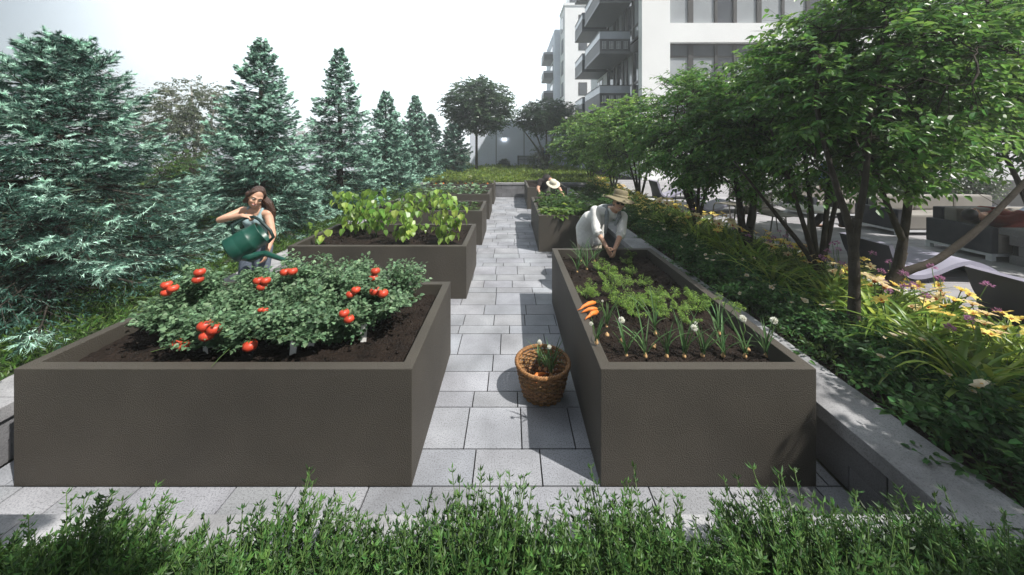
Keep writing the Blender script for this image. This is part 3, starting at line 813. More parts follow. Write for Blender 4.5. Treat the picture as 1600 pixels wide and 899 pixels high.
# ================================================================== conifers on the left
CON = 'conifers along the left lawn'
def conifer(loc, label, *a, **k):
    t = thing('conifer_tree', label, 'tree', loc, 0, CON); conifer_meshes(t, loc, *a, **k); return t
conifer((-5.35, 3.95, .35), 'broad dark spruce with pale mint shoots filling the left edge', 3.2, 1.85, 290, 20, 18, .045, .0085, lean=(.1, 0), seed=1, power=.72, lowest=.07, pale_frac=.6)
conifer((-5.0, 6.7, .35), 'tall silvery green spruce right behind the woman with the watering can', 4.1, 1.45, 300, 16, 15, .05, .011, seed=2, power=.85, pale_frac=.75)
conifer((-4.8, 9.4, .35), 'slender pointed spruce above the bean plants, tallest toward the sky', 4.75, 1.35, 290, 14, 13, .058, .014, seed=3, power=.85, pale_frac=.75)
conifer((-4.55, 12.2, .35), 'smaller conical spruce beside the slender one, behind the third left planter', 3.95, 1.45, 250, 13, 12, .068, .017, seed=4, power=.88, pale_frac=.7)
conifer((-4.55, 16.0, .45), 'thin far spruce with narrow tip left of the round tree', 4.3, 1.35, 230, 12, 11, .085, .022, seed=5, power=.88, pale_frac=.6)
conifer((-4.6, 19.3, .45), 'dark far spruce half hidden behind the thin one', 3.7, 1.3, 160, 12, 11, .09, .026, seed=6, power=.75, pale_frac=.12)
conifer((-3.5, 20.5, .45), 'dark blunt conifer touching the left side of the round tree', 3.1, 1.4, 160, 12, 11, .09, .028, seed=7, power=.55, pale_frac=.15)
conifer((-8.6, 11.6, .35), 'shaded spruce deep behind the second and third conifers', 3.3, 1.4, 150, 12, 11, .07, .02, seed=8, power=.75, pale_frac=.25)

conifer((-4.9, 14.1, .4), 'low wide spruce filling the gap before the thin far spruce', 3.0, 1.4, 190, 13, 11, .075, .02, seed=9, power=.8, pale_frac=.4)
conifer((-4.9, 17.8, .45), 'short bushy spruce between the thin far one and the darkest one', 3.0, 1.4, 170, 12, 11, .08, .024, seed=10, power=.75, pale_frac=.3)
# birch, leafy shrub, hedge and bare trees farther left
def stems_from(base, tips, r0, r1):
    return [([base, (base[0] + (tp[0] - base[0]) * .28, base[1] + (tp[1] - base[1]) * .28, base[2] + (tp[2] - base[2]) * .45), tp], r0, r1) for tp in tips]
b = (-12.4, 13.2, .35)
t = thing('birch_tree', 'drooping grey green birch with a pale trunk beyond the lawn', 'tree', b)
deciduous(t, stems_from(b, [(-12.6, 13.2, 4.6), (-13.4, 13.0, 4.0), (-11.7, 13.4, 4.2)], .09, .02), (-12.5, 13.2, 3.35), (1.75, 1.4, 1.6), 40, 900, 12, .10, .06, 31, (.075, .105, .055), (.14, .16, .09), LEAF4, .5, .3, 'bark_pale', .9, .5)
b = (-6.9, 7.0, .35)
t = thing('leafy_shrub', 'upright bright green leafy shrub between the big spruce and the birch', 'shrub', b)
deciduous(t, stems_from(b, [(-7.0, 7.0, 2.0), (-6.6, 7.2, 1.7), (-7.2, 6.8, 1.8)], .03, .008), (-6.9, 7.0, 1.35), (.75, .7, 1.05), 24, 520, 12, .055, .035, 32, (.045, .11, .03), (.13, .22, .05), LEAF4, .25, .2, droop=.4)
for i, (x, y, rx, rz, lab) in enumerate([(-8.3, 9.0, .95, .75, 'rounded dark hedge shrub right of the bright leafy shrub'), (-9.6, 9.4, 1.0, .8, 'rounded dark hedge shrub below the birch'),
                                         (-8.9, 6.4, 1.2, 1.0, 'dark hedge shrub half hidden behind the broad spruce'), (-6.6, 9.8, .8, .6, 'low dark hedge shrub left of the silvery spruce')]):
    b = (x, y, .35); t = thing('hedge_shrub', lab, 'shrub', b, 0, 'hedge shrubs behind the lawn')
    deciduous(t, stems_from(b, [(x, y, .4 + rz * 1.6), (x + rx * .5, y, .4 + rz * 1.2), (x - rx * .5, y, .4 + rz * 1.2)], .03, .01), (x, y, .45 + rz), (rx, rx * .8, rz), 20, 520, 10, .06, .04, 40 + i, (.035, .075, .022), (.09, .13, .035), LEAF4, .3, .15)
for i, (px_, py_, Y, rad, lab) in enumerate([(512, 192, 30, 2.6, 'hazy brown bare tree between the two tallest conifers'), (476, 205, 34, 2.4, 'hazy brown bare tree right of the silvery spruce'),
                                              (170, 112, 26, 2.6, 'hazy grey brown bare tree behind the top of the broad spruce'), (225, 190, 30, 2.5, 'hazy brown bare tree left of the birch')]):
    p = atY(px_, py_, Y); b = (p.x, Y, .3); z = p.z
    t = thing('bare_tree', lab, 'tree', b, 0, 'hazy bare trees in the distance')
    deciduous(t, stems_from(b, [(p.x, Y, z), (p.x + rad * .6, Y, z * .8), (p.x - rad * .6, Y, z * .85)], .13, .03), (p.x, Y, z * .62), (rad, rad, z * .42), 60, 420, 6, .22, .05, 60 + i, (.17, .125, .10), (.22, .16, .13), LEAF4, .9, .3, droop=.1, flat=1)

# ================================================================== far lawn trees
b = (-2.25, 22, .55); 
t = thing('round_tree', 'dark round crowned tree on a straight trunk in front of the pale wall', 'tree', b)
deciduous(t, [([b, (-2.25, 22, 2.0), (-2.25, 22, 3.3)], .10, .075), ([(-2.25, 22, 3.0), (-2.9, 21.8, 4.1), (-3.6, 21.7, 5.2)], .06, .02), ([(-2.25, 22, 3.1), (-1.5, 22.1, 4.1), (-.9, 22, 5.0)], .06, .02),
              ([(-2.25, 22, 3.2), (-2.3, 22.3, 4.8), (-2.2, 22, 6.1)], .06, .02), ([(-2.25, 22, 3.0), (-1.2, 21.8, 3.7), (-.1, 21.8, 4.3)], .05, .015), ([(-2.25, 22, 3.0), (-3.2, 22, 3.6), (-4.2, 22, 4.3)], .05, .015)],
          (-2.15, 22, 4.85), (2.4, 2.1, 1.9), 60, 1500, 12, .18, .12, 71, (.055, .105, .062), (.11, .18, .09), LEAF4, .6, .27, droop=.3, zcut=3.3)
b = (2.4, 22.5, .55)
t = thing('spreading_tree', 'dark flat spreading tree partly hiding the hazy balconies', 'tree', b)
deciduous(t, stems_from(b, [(2.4, 22.5, 4.8), (1.2, 22.5, 4.2), (3.6, 22.5, 4.9), (.6, 22.3, 3.6)], .1, .02), (2.5, 22.5, 4.2), (2.25, 1.8, 1.2), 50, 1300, 11, .16, .10, 72, (.045, .09, .052), (.09, .15, .075), LEAF4, .6, .25, droop=.3)
for i, (x, y, rx, rz, lab) in enumerate([(-.5, 25.4, .42, .4, 'small dark clipped ball shrub in front of the pale wall'), (1.9, 21.5, .75, 1.0, 'loose dark shrub beside the distant walking person')]):
    b = (x, y, .55); t = thing('shrub', lab, 'shrub', b)
    deciduous(t, stems_from(b, [(x, y, .6 + rz), (x + rx * .4, y, .55 + rz), (x - rx * .4, y, .55 + rz)], .03, .01), (x, y, .55 + rz * .8), (rx, rx, rz), 16, 320, 9, .09, .05, 80 + i, (.028, .05, .026), (.06, .09, .04), LEAF4, .3, .15)

# ================================================================== multi stemmed trees of the flower bed
TG = 'multi stemmed trees in the flower bed'
def bed_tree(b, label, tips, c, ra, nlimb, nspray, nleaf, L, seed, r0=.05, zcut=1.5, stems=None, **k):
    t = thing('multi_stem_tree', label, 'tree', b, 0, TG)
    st = stems if stems else [([b, (b[0] + (tp[0] - b[0]) * .12, b[1] + (tp[1] - b[1]) * .12, b[2] + .35), (b[0] + (tp[0] - b[0]) * .5, b[1] + (tp[1] - b[1]) * .5, b[2] + (tp[2] - b[2]) * .55), tp], r0, r0 * .3) for tp in tips]
    deciduous(t, st, c, ra, nlimb, nspray, nleaf, L, L * .5, seed, zcut=zcut, **k)
    return t
# nearest slim trunk, forking at head height of the flowers
bed_tree((3.22, 3.15, .36), 'slim straight trunked tree nearest the coping, forking into two', None, (3.8, 3.6, 2.85), (1.1, 1.0, 1.2), 40, 765, 11, .085, 101,
         stems=[([(3.22, 3.15, .34), (3.24, 3.15, .9), (3.22, 3.15, 1.38), (3.26, 3.16, 1.52)], .050, .028), ([(3.23, 3.15, 1.22), (3.20, 3.16, 1.45), (3.10, 3.2, 1.85), (2.95, 3.25, 2.6), (3.05, 3.3, 3.1)], .036, .014), ([(3.23, 3.15, 1.22), (3.27, 3.16, 1.45), (3.40, 3.2, 1.9), (3.55, 3.3, 2.7), (3.75, 3.35, 3.4)], .034, .014)], zcut=1.65)
bed_tree((3.98, 3.70, .36), 'leaning trunked tree with one long limb sweeping out to the right', None, (4.8, 4.2, 3.2), (1.3, 1.0, 1.45), 50, 935, 11, .09, 102,
         stems=[([(3.95, 3.70, .34), (4.12, 3.68, .62), (4.22, 3.66, .82), (4.29, 3.66, 1.05)], .072, .036), ([(4.22, 3.66, .80), (4.30, 3.66, 1.2), (4.42, 3.7, 1.8), (4.6, 3.75, 2.8), (4.7, 3.8, 3.6)], .046, .016),
                ([(4.30, 3.66, 1.15), (4.12, 3.68, 1.6), (3.98, 3.75, 2.2), (4.0, 3.7, 3.0)], .032, .012), ([(4.16, 3.67, .72), (4.3, 3.65, .84), (4.6, 3.62, .95), (5.05, 3.60, 1.32), (5.5, 3.6, 1.78), (6.0, 3.6, 2.35)], .046, .018),
                ([(4.44, 3.7, 1.7), (4.75, 3.65, 2.1), (5.1, 3.6, 2.9)], .026, .012)], zcut=1.65)
bed_tree((4.24, 4.60, .36), 'fan of four dark stems rising behind the slim trunk', [(3.55, 4.6, 2.5), (4.05, 4.8, 3.3), (4.5, 4.5, 3.4), (3.0, 4.5, 2.0), (4.9, 4.7, 2.7)], (4.15, 4.85, 2.7), (1.25, 1.0, 1.25), 45, 807, 11, .085, 103, r0=.045)
bed_tree((3.88, 5.55, .36), 'thick blocky dark trunk forking in a narrow V at the kerb', None, (3.8, 5.9, 2.5), (1.3, 1.1, 1.3), 36, 1100, 11, .085, 104,
         stems=[([(3.88, 5.55, .34), (3.88, 5.55, .6), (3.89, 5.55, .86)], .115, .105), ([(3.84, 5.55, .8), (3.80, 5.55, 1.2), (3.72, 5.6, 2.0), (3.5, 5.6, 2.8)], .062, .018), ([(3.95, 5.55, .8), (4.02, 5.55, 1.2), (4.12, 5.6, 2.0), (4.3, 5.7, 2.8)], .062, .018)], zcut=1.25)
bed_tree((4.17, 7.5, .36), 'cluster of slender bare stems in front of the bright patio', [(3.3, 7.4, 2.6), (3.8, 7.7, 3.3), (4.3, 7.5, 3.6), (4.8, 7.4, 3.0), (4.5, 7.8, 3.2), (3.5, 7.2, 2.2)], (3.95, 7.5, 2.6), (1.35, 1.1, 1.35), 45, 807, 11, .10, 105, r0=.042)
bed_tree((4.2, 10.9, .36), 'bushy light green tree behind the woman in the brimmed hat', [(3.5, 10.8, 2.7), (4.2, 11, 3.5), (4.9, 10.9, 3.0), (3.9, 11.2, 3.1)], (3.95, 10.9, 2.5), (1.4, 1.1, 1.45), 40, 765, 11, .115, 106, r0=.05, col=(.095, .21, .045), tipcol=(.24, .40, .09))
bed_tree((4.1, 13.3, .36), 'light green tree with twin trunks above the yellow flowers', [(3.4, 13.2, 2.7), (4.1, 13.4, 3.4), (4.8, 13.3, 3.0)], (3.85, 13.3, 2.5), (1.45, 1.1, 1.45), 36, 680, 11, .125, 107, r0=.05, col=(.095, .21, .045), tipcol=(.25, .41, .10))
bed_tree((3.95, 16.5, .36), 'last pale green tree of the row above the bending man', [(3.2, 16.4, 2.6), (3.9, 16.6, 3.3), (4.7, 16.5, 3.0)], (3.6, 16.4, 2.4), (1.85, 1.2, 1.5), 36, 950, 11, .14, 108, r0=.05, col=(.10, .21, .05), tipcol=(.26, .42, .11))
bed_tree((6.3, 8.9, .4), 'patio tree behind the round table and the walking person', [(5.8, 8.8, 2.8), (6.4, 9, 3.4), (7.0, 8.9, 3.0)], (6.4, 8.9, 2.9), (1.4, 1.2, 1.2), 36, 650, 11, .11, 109, r0=.05, zcut=1.9)
# trees at the right border, the first added beyond the frame for its shade
bed_tree((5.3, .55, .36), 'tree added just outside the right edge of the view to shade the near coping', [(4.7, .5, 2.8), (5.4, .8, 3.6), (6.0, .4, 3.2)], (5.2, .6, 3.2), (1.35, 1.15, 1.4), 36, 900, 11, .10, 110, r0=.06, zcut=1.9)
bed_tree((8.35, 5.15, .4), 'tree at the right border whose leaves reach over the counter', [(7.3, 5.2, 2.8), (8.1, 5.4, 3.8), (8.9, 5.1, 3.4)], (7.7, 5.2, 3.25), (1.8, 1.5, 1.6), 40, 1700, 11, .10, 111, r0=.06, zcut=2.0)
bed_tree((4.3, -1.2, .36), 'unseen tree added behind the viewpoint to shade the foreground shrubs', [(3.6, -1.2, 2.9), (4.4, -1, 3.8), (5.0, -1.3, 3.3)], (4.2, -1.2, 3.4), (1.7, 1.5, 1.6), 36, 1300, 11, .11, 112, r0=.06, zcut=2.0)  # never in view, added only to shade the foreground

bed_tree((-4.4, -1.6, .36), 'unseen tree added behind the viewpoint on the left to darken the near left corner', [(-1.2, -.6, 3.9), (-.2, -.2, 4.4), (-2.0, -.8, 4.5)], (-.35, -.75, 4.4), (1.45, .95, .8), 30, 1500, 11, .11, 113, r0=.07, zcut=3.3)  # added with its crown above the viewpoint, only for the shade it casts
# ================================================================== ground cover (uncountable)
r = np.random.default_rng(200)
def cover(name, x0, x1, y0, y1, z, n, L, W, col, tip, tall=.1, nearbias=True, shape=LEAF4, label=None, mat='leaf'):
    P = np.stack([r.uniform(x0, x1, n), y0 + (y1 - y0) * (r.uniform(0, 1, n) ** (1.7 if nearbias else 1)), np.zeros(n)], 1)
    hgt = tall * (.5 + .5 * np.sin(P[:, 0] * 3.1 + np.sin(P[:, 1] * 2.3) * 1.5) * np.sin(P[:, 1] * 2.7)) + tall * .35
    P[:, 2] = z + hgt * r.uniform(0, 1, n)
    sz = 1 + (P[:, 1] - y0) * .06
    D = r.normal(0, 1, (n, 3)); D[:, 2] = np.abs(D[:, 2]) * 1.1 + .2
    f = r.uniform(0, 1, (n, 1)) ** 2
    mb = MB(); leaves(mb, P, D, UP + r.normal(0, .6, (n, 3)), L * sz * r.uniform(.6, 1.3, n), W * sz, shape, 0, np.array(col) * (1 - f) + np.array(tip) * f)
    o = mb.build(name, M[mat]); o['kind'] = 'stuff'
    if label: tag(o, label, 'ground cover')
cover('lawn_cover', -10.5, -3.86, 1.6, 15, .36, 90000, .055, .014, (.045, .100, .020), (.13, .24, .05), .13, True, LEAF4, 'low dense green ground cover under the conifers')
cover('far_ground_cover', -5.5, 4.6, 14.8, 26, .52, 22000, .12, .05, (.10, .165, .024), (.24, .33, .055), .22, True, LEAF4, 'bright yellow green ground cover behind the far end wall')
cover('bed_ground_cover', 2.56, 4.64, .4, 17, .34, 26000, .06, .02, (.03, .06, .018), (.08, .14, .03), .12, True, LEAF4, 'low green undergrowth between the flowering plants of the bed')
# ================================================================== near left planter: tomatoes
M['tomato'] = plain('tomato_skin', (0.50, 0.055, 0.025), 0.42, 0, 0.45, 0.25, 14)
M['tag_white'] = plain('plant_tag', (0.78, 0.77, 0.74), 0.5)
M['carrot'] = plain('carrot_skin', (0.72, 0.20, 0.035), 0.5, 0, 0.4, 0.15, 60, 0.2, 90)
M['onion'] = plain('onion_skin', (0.62, 0.40, 0.20), 0.45, 0, 0.4, 0.2, 60)
r = np.random.default_rng(300)
plants = []
TP = [(-2.62, 2.70, 'bushy tomato plant at the left end of the near planter'), (-2.15, 2.62, 'tomato plant with the big ripe cluster above white tags'),
      (-1.72, 2.66, 'tomato plant at the front middle of the near planter'), (-1.32, 2.68, 'tomato plant at the front right of the near planter'),
      (-2.76, 3.10, 'tomato plant at the back left corner with paired ripe tomatoes'), (-2.20, 3.16, 'tomato plant at the back below the watering can'),
      (-1.62, 3.16, 'tomato plant at the back middle, against the bean planter'), (-1.16, 3.10, 'tomato plant at the back right, trailing over the soil')]
for i, (x, y, lab) in enumerate(TP):
    t = thing('tomato_plant', lab, 'tomato plant', (x, y, SOILZ), 0, 'tomato plants in the near left planter')
    st = MB(); lf = MB()
    bush(lf, st, (x, y, SOILZ), 20, .50 if y > 2.9 else .34, .36, 190, .034, .030, r, (.075, .150, .075), (.23, .35, .20), LEAF8, (.45, 1.45), .75, 1, .055, .10, clip=(-3.05, -.80, 2.33, 3.40))
    st.build('stem', M['stem'], t); lf.build('foliage', M['leaf'], t)
    plants.append(t)
def tomato(px_, py_, z, rad, n):
    p = at(px_, py_, z)
    t = min(plants, key=lambda q: (q.location.x - p.x) ** 2 + (q.location.y - p.y) ** 2)
    for k in range(n):
        a = k * 2.1 + px_; q = np.array(p) + (np.array([math.cos(a), -.3, math.sin(a)]) * rad * .95 if n > 1 else 0)
        m = MB(); th = []
        prof = [(rad * math.sin(u) * 1.08, rad * (math.cos(u) * .86 - .12 * math.exp(-(u / .35) ** 2))) for u in np.linspace(0.02, PI - .02, 11)]
        m.lathe(prof, q, 14, 0)
        v = m.v[-1]; ang = np.arctan2(v[:, 1] - q[1], v[:, 0] - q[0]); sc_ = 1 + .05 * np.cos(5 * ang)
        v[:, 0] = q[0] + (v[:, 0] - q[0]) * sc_; v[:, 1] = q[1] + (v[:, 1] - q[1]) * sc_
        o = m.build('tomato', M['tomato'], t)
        m = MB(); n_ = 5; az = np.arange(n_) * 2 * PI / n_
        leaves(m, np.repeat([q + UP * rad * .74], n_, 0), np.stack([np.cos(az), np.sin(az), np.full(n_, .1)], 1), UP, rad * .8, rad * .28, LEAF4, 0, (.06, .14, .04))
        m.tube([q + UP * rad * .7, q + UP * rad * 1.15], .004, 5, 0, (.06, .14, .04))
        c = m.build('calyx', M['leaf'], o, origin_of(t))
for a in [(266, 450, 1.06, .036, 3), (316, 431, 1.12, .038, 2), (411, 441, 1.04, .037, 4), (453, 427, 1.10, .038, 2), (583, 427, 1.10, .036, 2), (551, 453, 1.04, .034, 2),
          (594, 452, 1.04, .040, 2), (540, 495, .94, .034, 2), (329, 514, .91, .043, 4), (283, 541, .76, .036, 2), (391, 540, .78, .044, 1), (612, 476, .92, .022, 1), (412, 482, .98, .020, 2)]:
    tomato(*a)
for x, y, lab in [(337, 530, 'white plant tag leaning beside the big tomato cluster'), (321, 536, 'small white plant tag left of the tallest tag'), (486, 529, 'white plant tag below the middle of the tomato foliage'),
                  (568, 518, 'broad white plant tag under the right end of the tomato foliage'), (458, 540, 'thin white plant tag half hidden by trailing leaves')]:
    p = at(x, y + 9, SOILZ + .03); t = MB(); a = r.normal(0, .12)
    t.extrude([(-.022, -.05), (.022, -.05), (.025, .08), (.016, .10), (-.016, .10), (-.025, .08)], -.002, .002)
    o = t.build('plant_tag', M['tag_white']); o.location = p; o.rotation_euler = (-.12, a, a); tag(o, lab, 'plant tag', 'white plant tags among the tomatoes')

# ================================================================== second planter: bean plants
r = np.random.default_rng(301)
def bean(px_, py_, h, n, lab, w=.155, tip=(.38, .52, .12)):
    p = at(px_, py_, SOILZ); b = np.array(p); n = int(n * 1.35) if n > 20 else n
    t = thing('bean_plant', lab, 'bean plant', p, 0, 'bean plants in the second left planter')
    st = MB(); q = np.array([b + np.array([r.normal(0, .02) * k, r.normal(0, .02) * k, h * k / 6]) for k in range(7)]); st.tube(q, np.linspace(.009, .004, 7), 6)
    z = r.uniform(.10, 1.0, n) ** .9; k = z * 6; j = np.minimum(5, k.astype(int)); s = q[j] + (q[j + 1] - q[j]) * (k - j)[:, None]
    az = r.uniform(0, 2 * PI, n); rad = w * r.uniform(.35, 1.1, n); e = s + np.stack([np.cos(az) * rad, np.sin(az) * rad * .8, r.uniform(.0, .08, n)], 1)
    twigs(st, s, e, .0032)
    D = np.stack([np.cos(az) * .5, np.sin(az) * .5 - .15, -r.uniform(.5, 1.2, n)], 1); Nn = np.stack([np.cos(az), np.sin(az) - .4, np.full(n, .7)], 1) + r.normal(0, .3, (n, 3))
    f = r.uniform(0, 1, (n, 1)); m = MB()
    leaves(m, e, D, Nn, r.uniform(.085, .15, n), r.uniform(.07, .12, n), LEAF8, 0, np.array((.13, .26, .04)) * (1 - f) + np.array(tip) * f)
    st.build('stem', M['stem'], t); m.build('foliage', M['leaf_shiny'], t)
bean(508, 381, .30, 9, 'small bean plant with a few leaves at the left end of its planter', .09)
bean(546, 368, .72, 44, 'bushy bean plant second from the left end of its planter')
bean(588, 372, .80, 44, 'tall dark stemmed bean plant left of the broadest leaves', .17, (.20, .34, .07))
bean(634, 380, .72, 48, 'bean plant with the broadest pale leaves, middle of its planter')
bean(690, 378, .78, 50, 'bean plant with drooping yellow green leaves, second from the right')
bean(702, 384, .74, 44, 'bean plant at the right end above the dark soil', .13)
bean(655, 365, .70, 34, 'bean plant at the back of the planter between taller ones', .17, (.20, .32, .07))
bean(570, 364, .78, 36, 'bean plant at the back left, darker than its neighbours', .17, (.16, .28, .06))

# rows of leafy plants in the other planters
r = np.random.default_rng(302)
def leafy(x, y, z, h, spread, n, L, W, col, tip, name, lab, cat, grp, shape=LEAF8):
    t = thing(name, lab, cat, (x, y, z), 0, grp); st = MB(); m = MB(); n_ = n
    az = r.uniform(0, 2 * PI, n_); e = r.uniform(.25, 1.35, n_); ln = h * r.uniform(.5, 1.05, n_)
    b = np.array([x, y, z + .01]); tipp = b + np.stack([np.cos(az) * np.cos(e) * spread, np.sin(az) * np.cos(e) * spread, np.sin(e) * ln], 1)
    twigs(st, np.repeat([b], n_, 0), tipp, .004)
    D = np.stack([np.cos(az), np.sin(az), np.sin(e) * .6 - .35], 1); f = r.uniform(0, 1, (n_, 1)) ** 1.5
    leaves(m, tipp, D, UP + r.normal(0, .3, (n_, 3)), L * r.uniform(.6, 1.2, n_), W * r.uniform(.7, 1.2, n_), shape, 0, np.array(col) * (1 - f) + np.array(tip) * f)
    st.build('stem', M['stem'], t); m.build('foliage', M['leaf_shiny'], t)
    return t
for k in range(6):
    x = -2.8 + k * .36 if k < 5 else -.98; y = 8.0 + r.uniform(-.2, .3)
    h = .62 if k < 4 else .25
    leafy(x, y, SOILZ, h, .26, 46, .11, .08, (.035, .085, .025), (.13, .24, .06), 'leafy_plant', f'{"tall" if k < 4 else "low"} dark leafy plant, {ORD[k]} from the left in the third planter', 'vegetable plant', 'leafy plants in the third left planter')
for k in range(6):
    x = -2.85 + k * .38
    leafy(x, 10.7 + r.uniform(-.1, .2), SOILZ, .26 if k % 2 else .34, .24, 34, .17, .13, (.09, .17, .10), (.32, .46, .28), 'cabbage', f'pale {"spreading" if k % 2 else "rounded"} cabbage, {ORD[k]} from the left in the fourth planter', 'cabbage', 'cabbages in the fourth left planter')
for k in range(8):
    x = -2.95 + k * .29
    t = leafy(x, 13.3 + r.uniform(-.1, .1), SOILZ, .42, .2, 46, .12, .08, (.07, .12, .02), (.24, .30, .07), 'root_vegetable', f'root vegetable with yellow green tops, {ORD[k]} from the left in the farthest planter', 'root vegetable', 'root vegetables in the farthest left planter')
    m = MB(); m.capsule((x, 13.22, SOILZ - .05), (x, 13.22, SOILZ + .07), .03, .045, 8); m.build('root', M['carrot'], t)
# broad leafy greens in the second right planter
r = np.random.default_rng(303)
k = 0
for row, (yy, cnt) in enumerate([(7.25, 5), (7.65, 5), (8.1, 5), (8.6, 4)]):
    for j in range(cnt):
        x = .80 + (j + .5) * (1.0 / cnt) + r.uniform(-.03, .03); y = yy + r.uniform(-.08, .08)
        lit = row == 0 and j < 3  # front left greens get paler leaf colours, as if sunlit
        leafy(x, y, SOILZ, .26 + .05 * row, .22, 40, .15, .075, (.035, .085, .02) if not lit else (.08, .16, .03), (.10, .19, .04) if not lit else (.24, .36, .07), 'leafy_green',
              f'{"pale sunlit-coloured" if lit else "dark"} leafy green, {ORD[j]} from the left in the {["front", "second", "third", "back"][row]} row before the bending man', 'leafy green', 'leafy greens in the second right planter'); k += 1

# ================================================================== near right planter: carrots and onions
r = np.random.default_rng(304)
def carrot_plant(px_, py_, i, n=15, s=1.0, dim=1.0):
    p = at(px_, py_ + 14, SOILZ); b = np.array(p)
    t = thing('carrot_plant', i, 'carrot plant', p, 0, 'carrot plants in the near right planter'); st = MB(); m = MB()
    for k in range(n):
        az = r.uniform(0, 2 * PI); e = r.uniform(.75, 1.45); L = s * r.uniform(.13, .22); hor = np.array([math.cos(az), math.sin(az), 0])
        pts = [b]; q = 7
        for j in range(q):
            a = e - .9 * (j / q) ** 1.6; pts.append(pts[-1] + L / q * (math.cos(a) * hor + math.sin(a) * UP))
        pts = np.array(pts); twigs(st, pts[:-1], pts[1:], .0022)
        side = np.array([-hor[1], hor[0], 0])
        nl = 75; tt = .35 + .65 * r.uniform(0, 1, nl); kk = tt * q; jj = np.minimum(q - 1, kk.astype(int)); s0 = pts[jj] + (pts[jj + 1] - pts[jj]) * (kk - jj)[:, None]
        off = r.uniform(-1, 1, nl) * (.055 * s) * np.sin(np.clip(tt * 1.25 - .3, .05, 1) * PI) ** .7
        P = s0 + side * off[:, None] + hor * (np.abs(off) * .5)[:, None] + UP * r.normal(0, .006, (nl, 1))
        D = side * np.sign(off)[:, None] * .7 + hor * .8 + r.normal(0, .35, (nl, 3))
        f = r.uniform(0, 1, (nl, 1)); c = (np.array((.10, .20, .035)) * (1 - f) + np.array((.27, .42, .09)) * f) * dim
        leaves(m, P, D, UP + r.normal(0, .3, (nl, 3)), .024 * s * r.uniform(.7, 1.3, nl), .0085 * s, LEAF4, 0, c)
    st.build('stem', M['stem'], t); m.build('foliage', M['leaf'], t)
CPX = [(270, 300), (330, 175), (385, 190), (385, 250), (430, 410), (480, 290), (500, 125), (540, 200), (555, 400), (610, 270), (555, 470), (690, 335), (745, 485), (800, 360),
       (850, 430), (900, 520), (945, 375), (960, 440), (1060, 400), (1190, 470), (640, 400), (400, 330), (520, 70), (690, 420), (235, 350)]
CPX.sort(key=lambda q: (-(q[1] // 90), q[0]))
rowc = {}
for cx, cy in CPX:
    rw = 5 - cy // 90; rowc[rw] = rowc.get(rw, 0) + 1
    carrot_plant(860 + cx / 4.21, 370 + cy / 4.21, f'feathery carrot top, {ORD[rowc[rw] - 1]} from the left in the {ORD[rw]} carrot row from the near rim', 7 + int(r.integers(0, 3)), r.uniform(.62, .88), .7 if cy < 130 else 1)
def onion_leaves(m, st, b, n, h, r, lean=.35):
    P = np.repeat([b], n, 0) + r.normal(0, .006, (n, 3)); az = r.uniform(0, 2 * PI, n)
    straps(m, P, az, r.uniform(.95, 1.45, n), h * r.uniform(.6, 1.3, n), .014, r.uniform(.1, 1.0, n), 0, np.array((.075, .15, .06)) * r.uniform(.6, 1.9, (n, 1)), 6, .5)
def onion(p, lab, h=.30, n=7, head=None, bulb=True, grp='onions in the near right planter', hz=0.0):
    t = thing('onion_plant', lab, 'onion', p, 0, grp); b = np.array(p, float); m = MB(); st = MB()
    onion_leaves(m, st, b + UP * .02, n, h, r)
    m.build('foliage', M['leaf'], t)
    q = MB(); q.lathe([(.001, .035 + hz), (.005, .03 + hz), (.007, .022 + hz), (.013, .010 + hz), (.014, .002 + hz), (.010, -.008 + hz), (.001, -.012 + hz)], b, 12); q.build('bulb', M['onion'], t)
    if head:
        e = b + np.array([r.normal(0, .03), r.normal(0, .03), head[0]]); st.tube(curve(b, e, 0, 5, .006, r), .0035, 5); st.build('stalk', M['stem'], t)
        hd = MB(); nn = 150; dd = rdir(nn); leaves(hd, e + dd * head[1] * .45, dd, r.normal(0, 1, (nn, 3)), head[1] * .6, head[1] * .28, LEAF4, 0, (.78, .78, .72)); hd.ball(e, head[1] * .6, 0, (.62, .64, .52), 10, 6)
        hd.build('flower_head', M['petal'], t)
fr = [(500, 790, (.27, .024), 'white flower ball'), (625, 790, None, ''), (765, 790, None, ''), (880, 790, (.25, .024), 'white flower ball'), (1000, 785, (.23, .012), 'small white bud'), (1135, 785, None, ''), (1280, 790, (.27, .026), 'white flower ball'), (1415, 790, (.27, .026), 'white flower ball')]
for k, (x, y, hd, s_) in enumerate(fr):
    p = at(860 + x / 4.21, 370 + y / 4.21, SOILZ); onion((p.x, p.y, SOILZ), f'onion {"with a " + s_ if hd else "without a flower"}, {ORD[k]} from the left in the front row', .30, 9, hd)
for k, (x, y, hd, s_) in enumerate([(370, 600, (.20, .010), 'tall onion beside the three carrots lying on the rim'), (175, 235, None, 'tall onion in the far left corner of the soil'), (240, 215, None, 'thin onion right of the far corner one'),
                                    (290, 165, None, 'onion close to the back rim near the woman in the hat'), (200, 160, None, 'onion against the far left rim corner'), (690, 640, None, 'short onion among the carrot tops of the front'), (1110, 640, None, 'onion behind the front row at the right')]):
    p = at(860 + x / 4.21, 370 + y / 4.21, SOILZ); onion((p.x, p.y, SOILZ), s_, .30, 8, hd)
p = at(932, 538, PH + .012); onion((p.x, p.y, PH + .012), 'pulled onion with a white bud standing on the planter rim', .20, 7, (.17, .014), hz=.008)
p = at(1022, 541, SOILZ + .015)
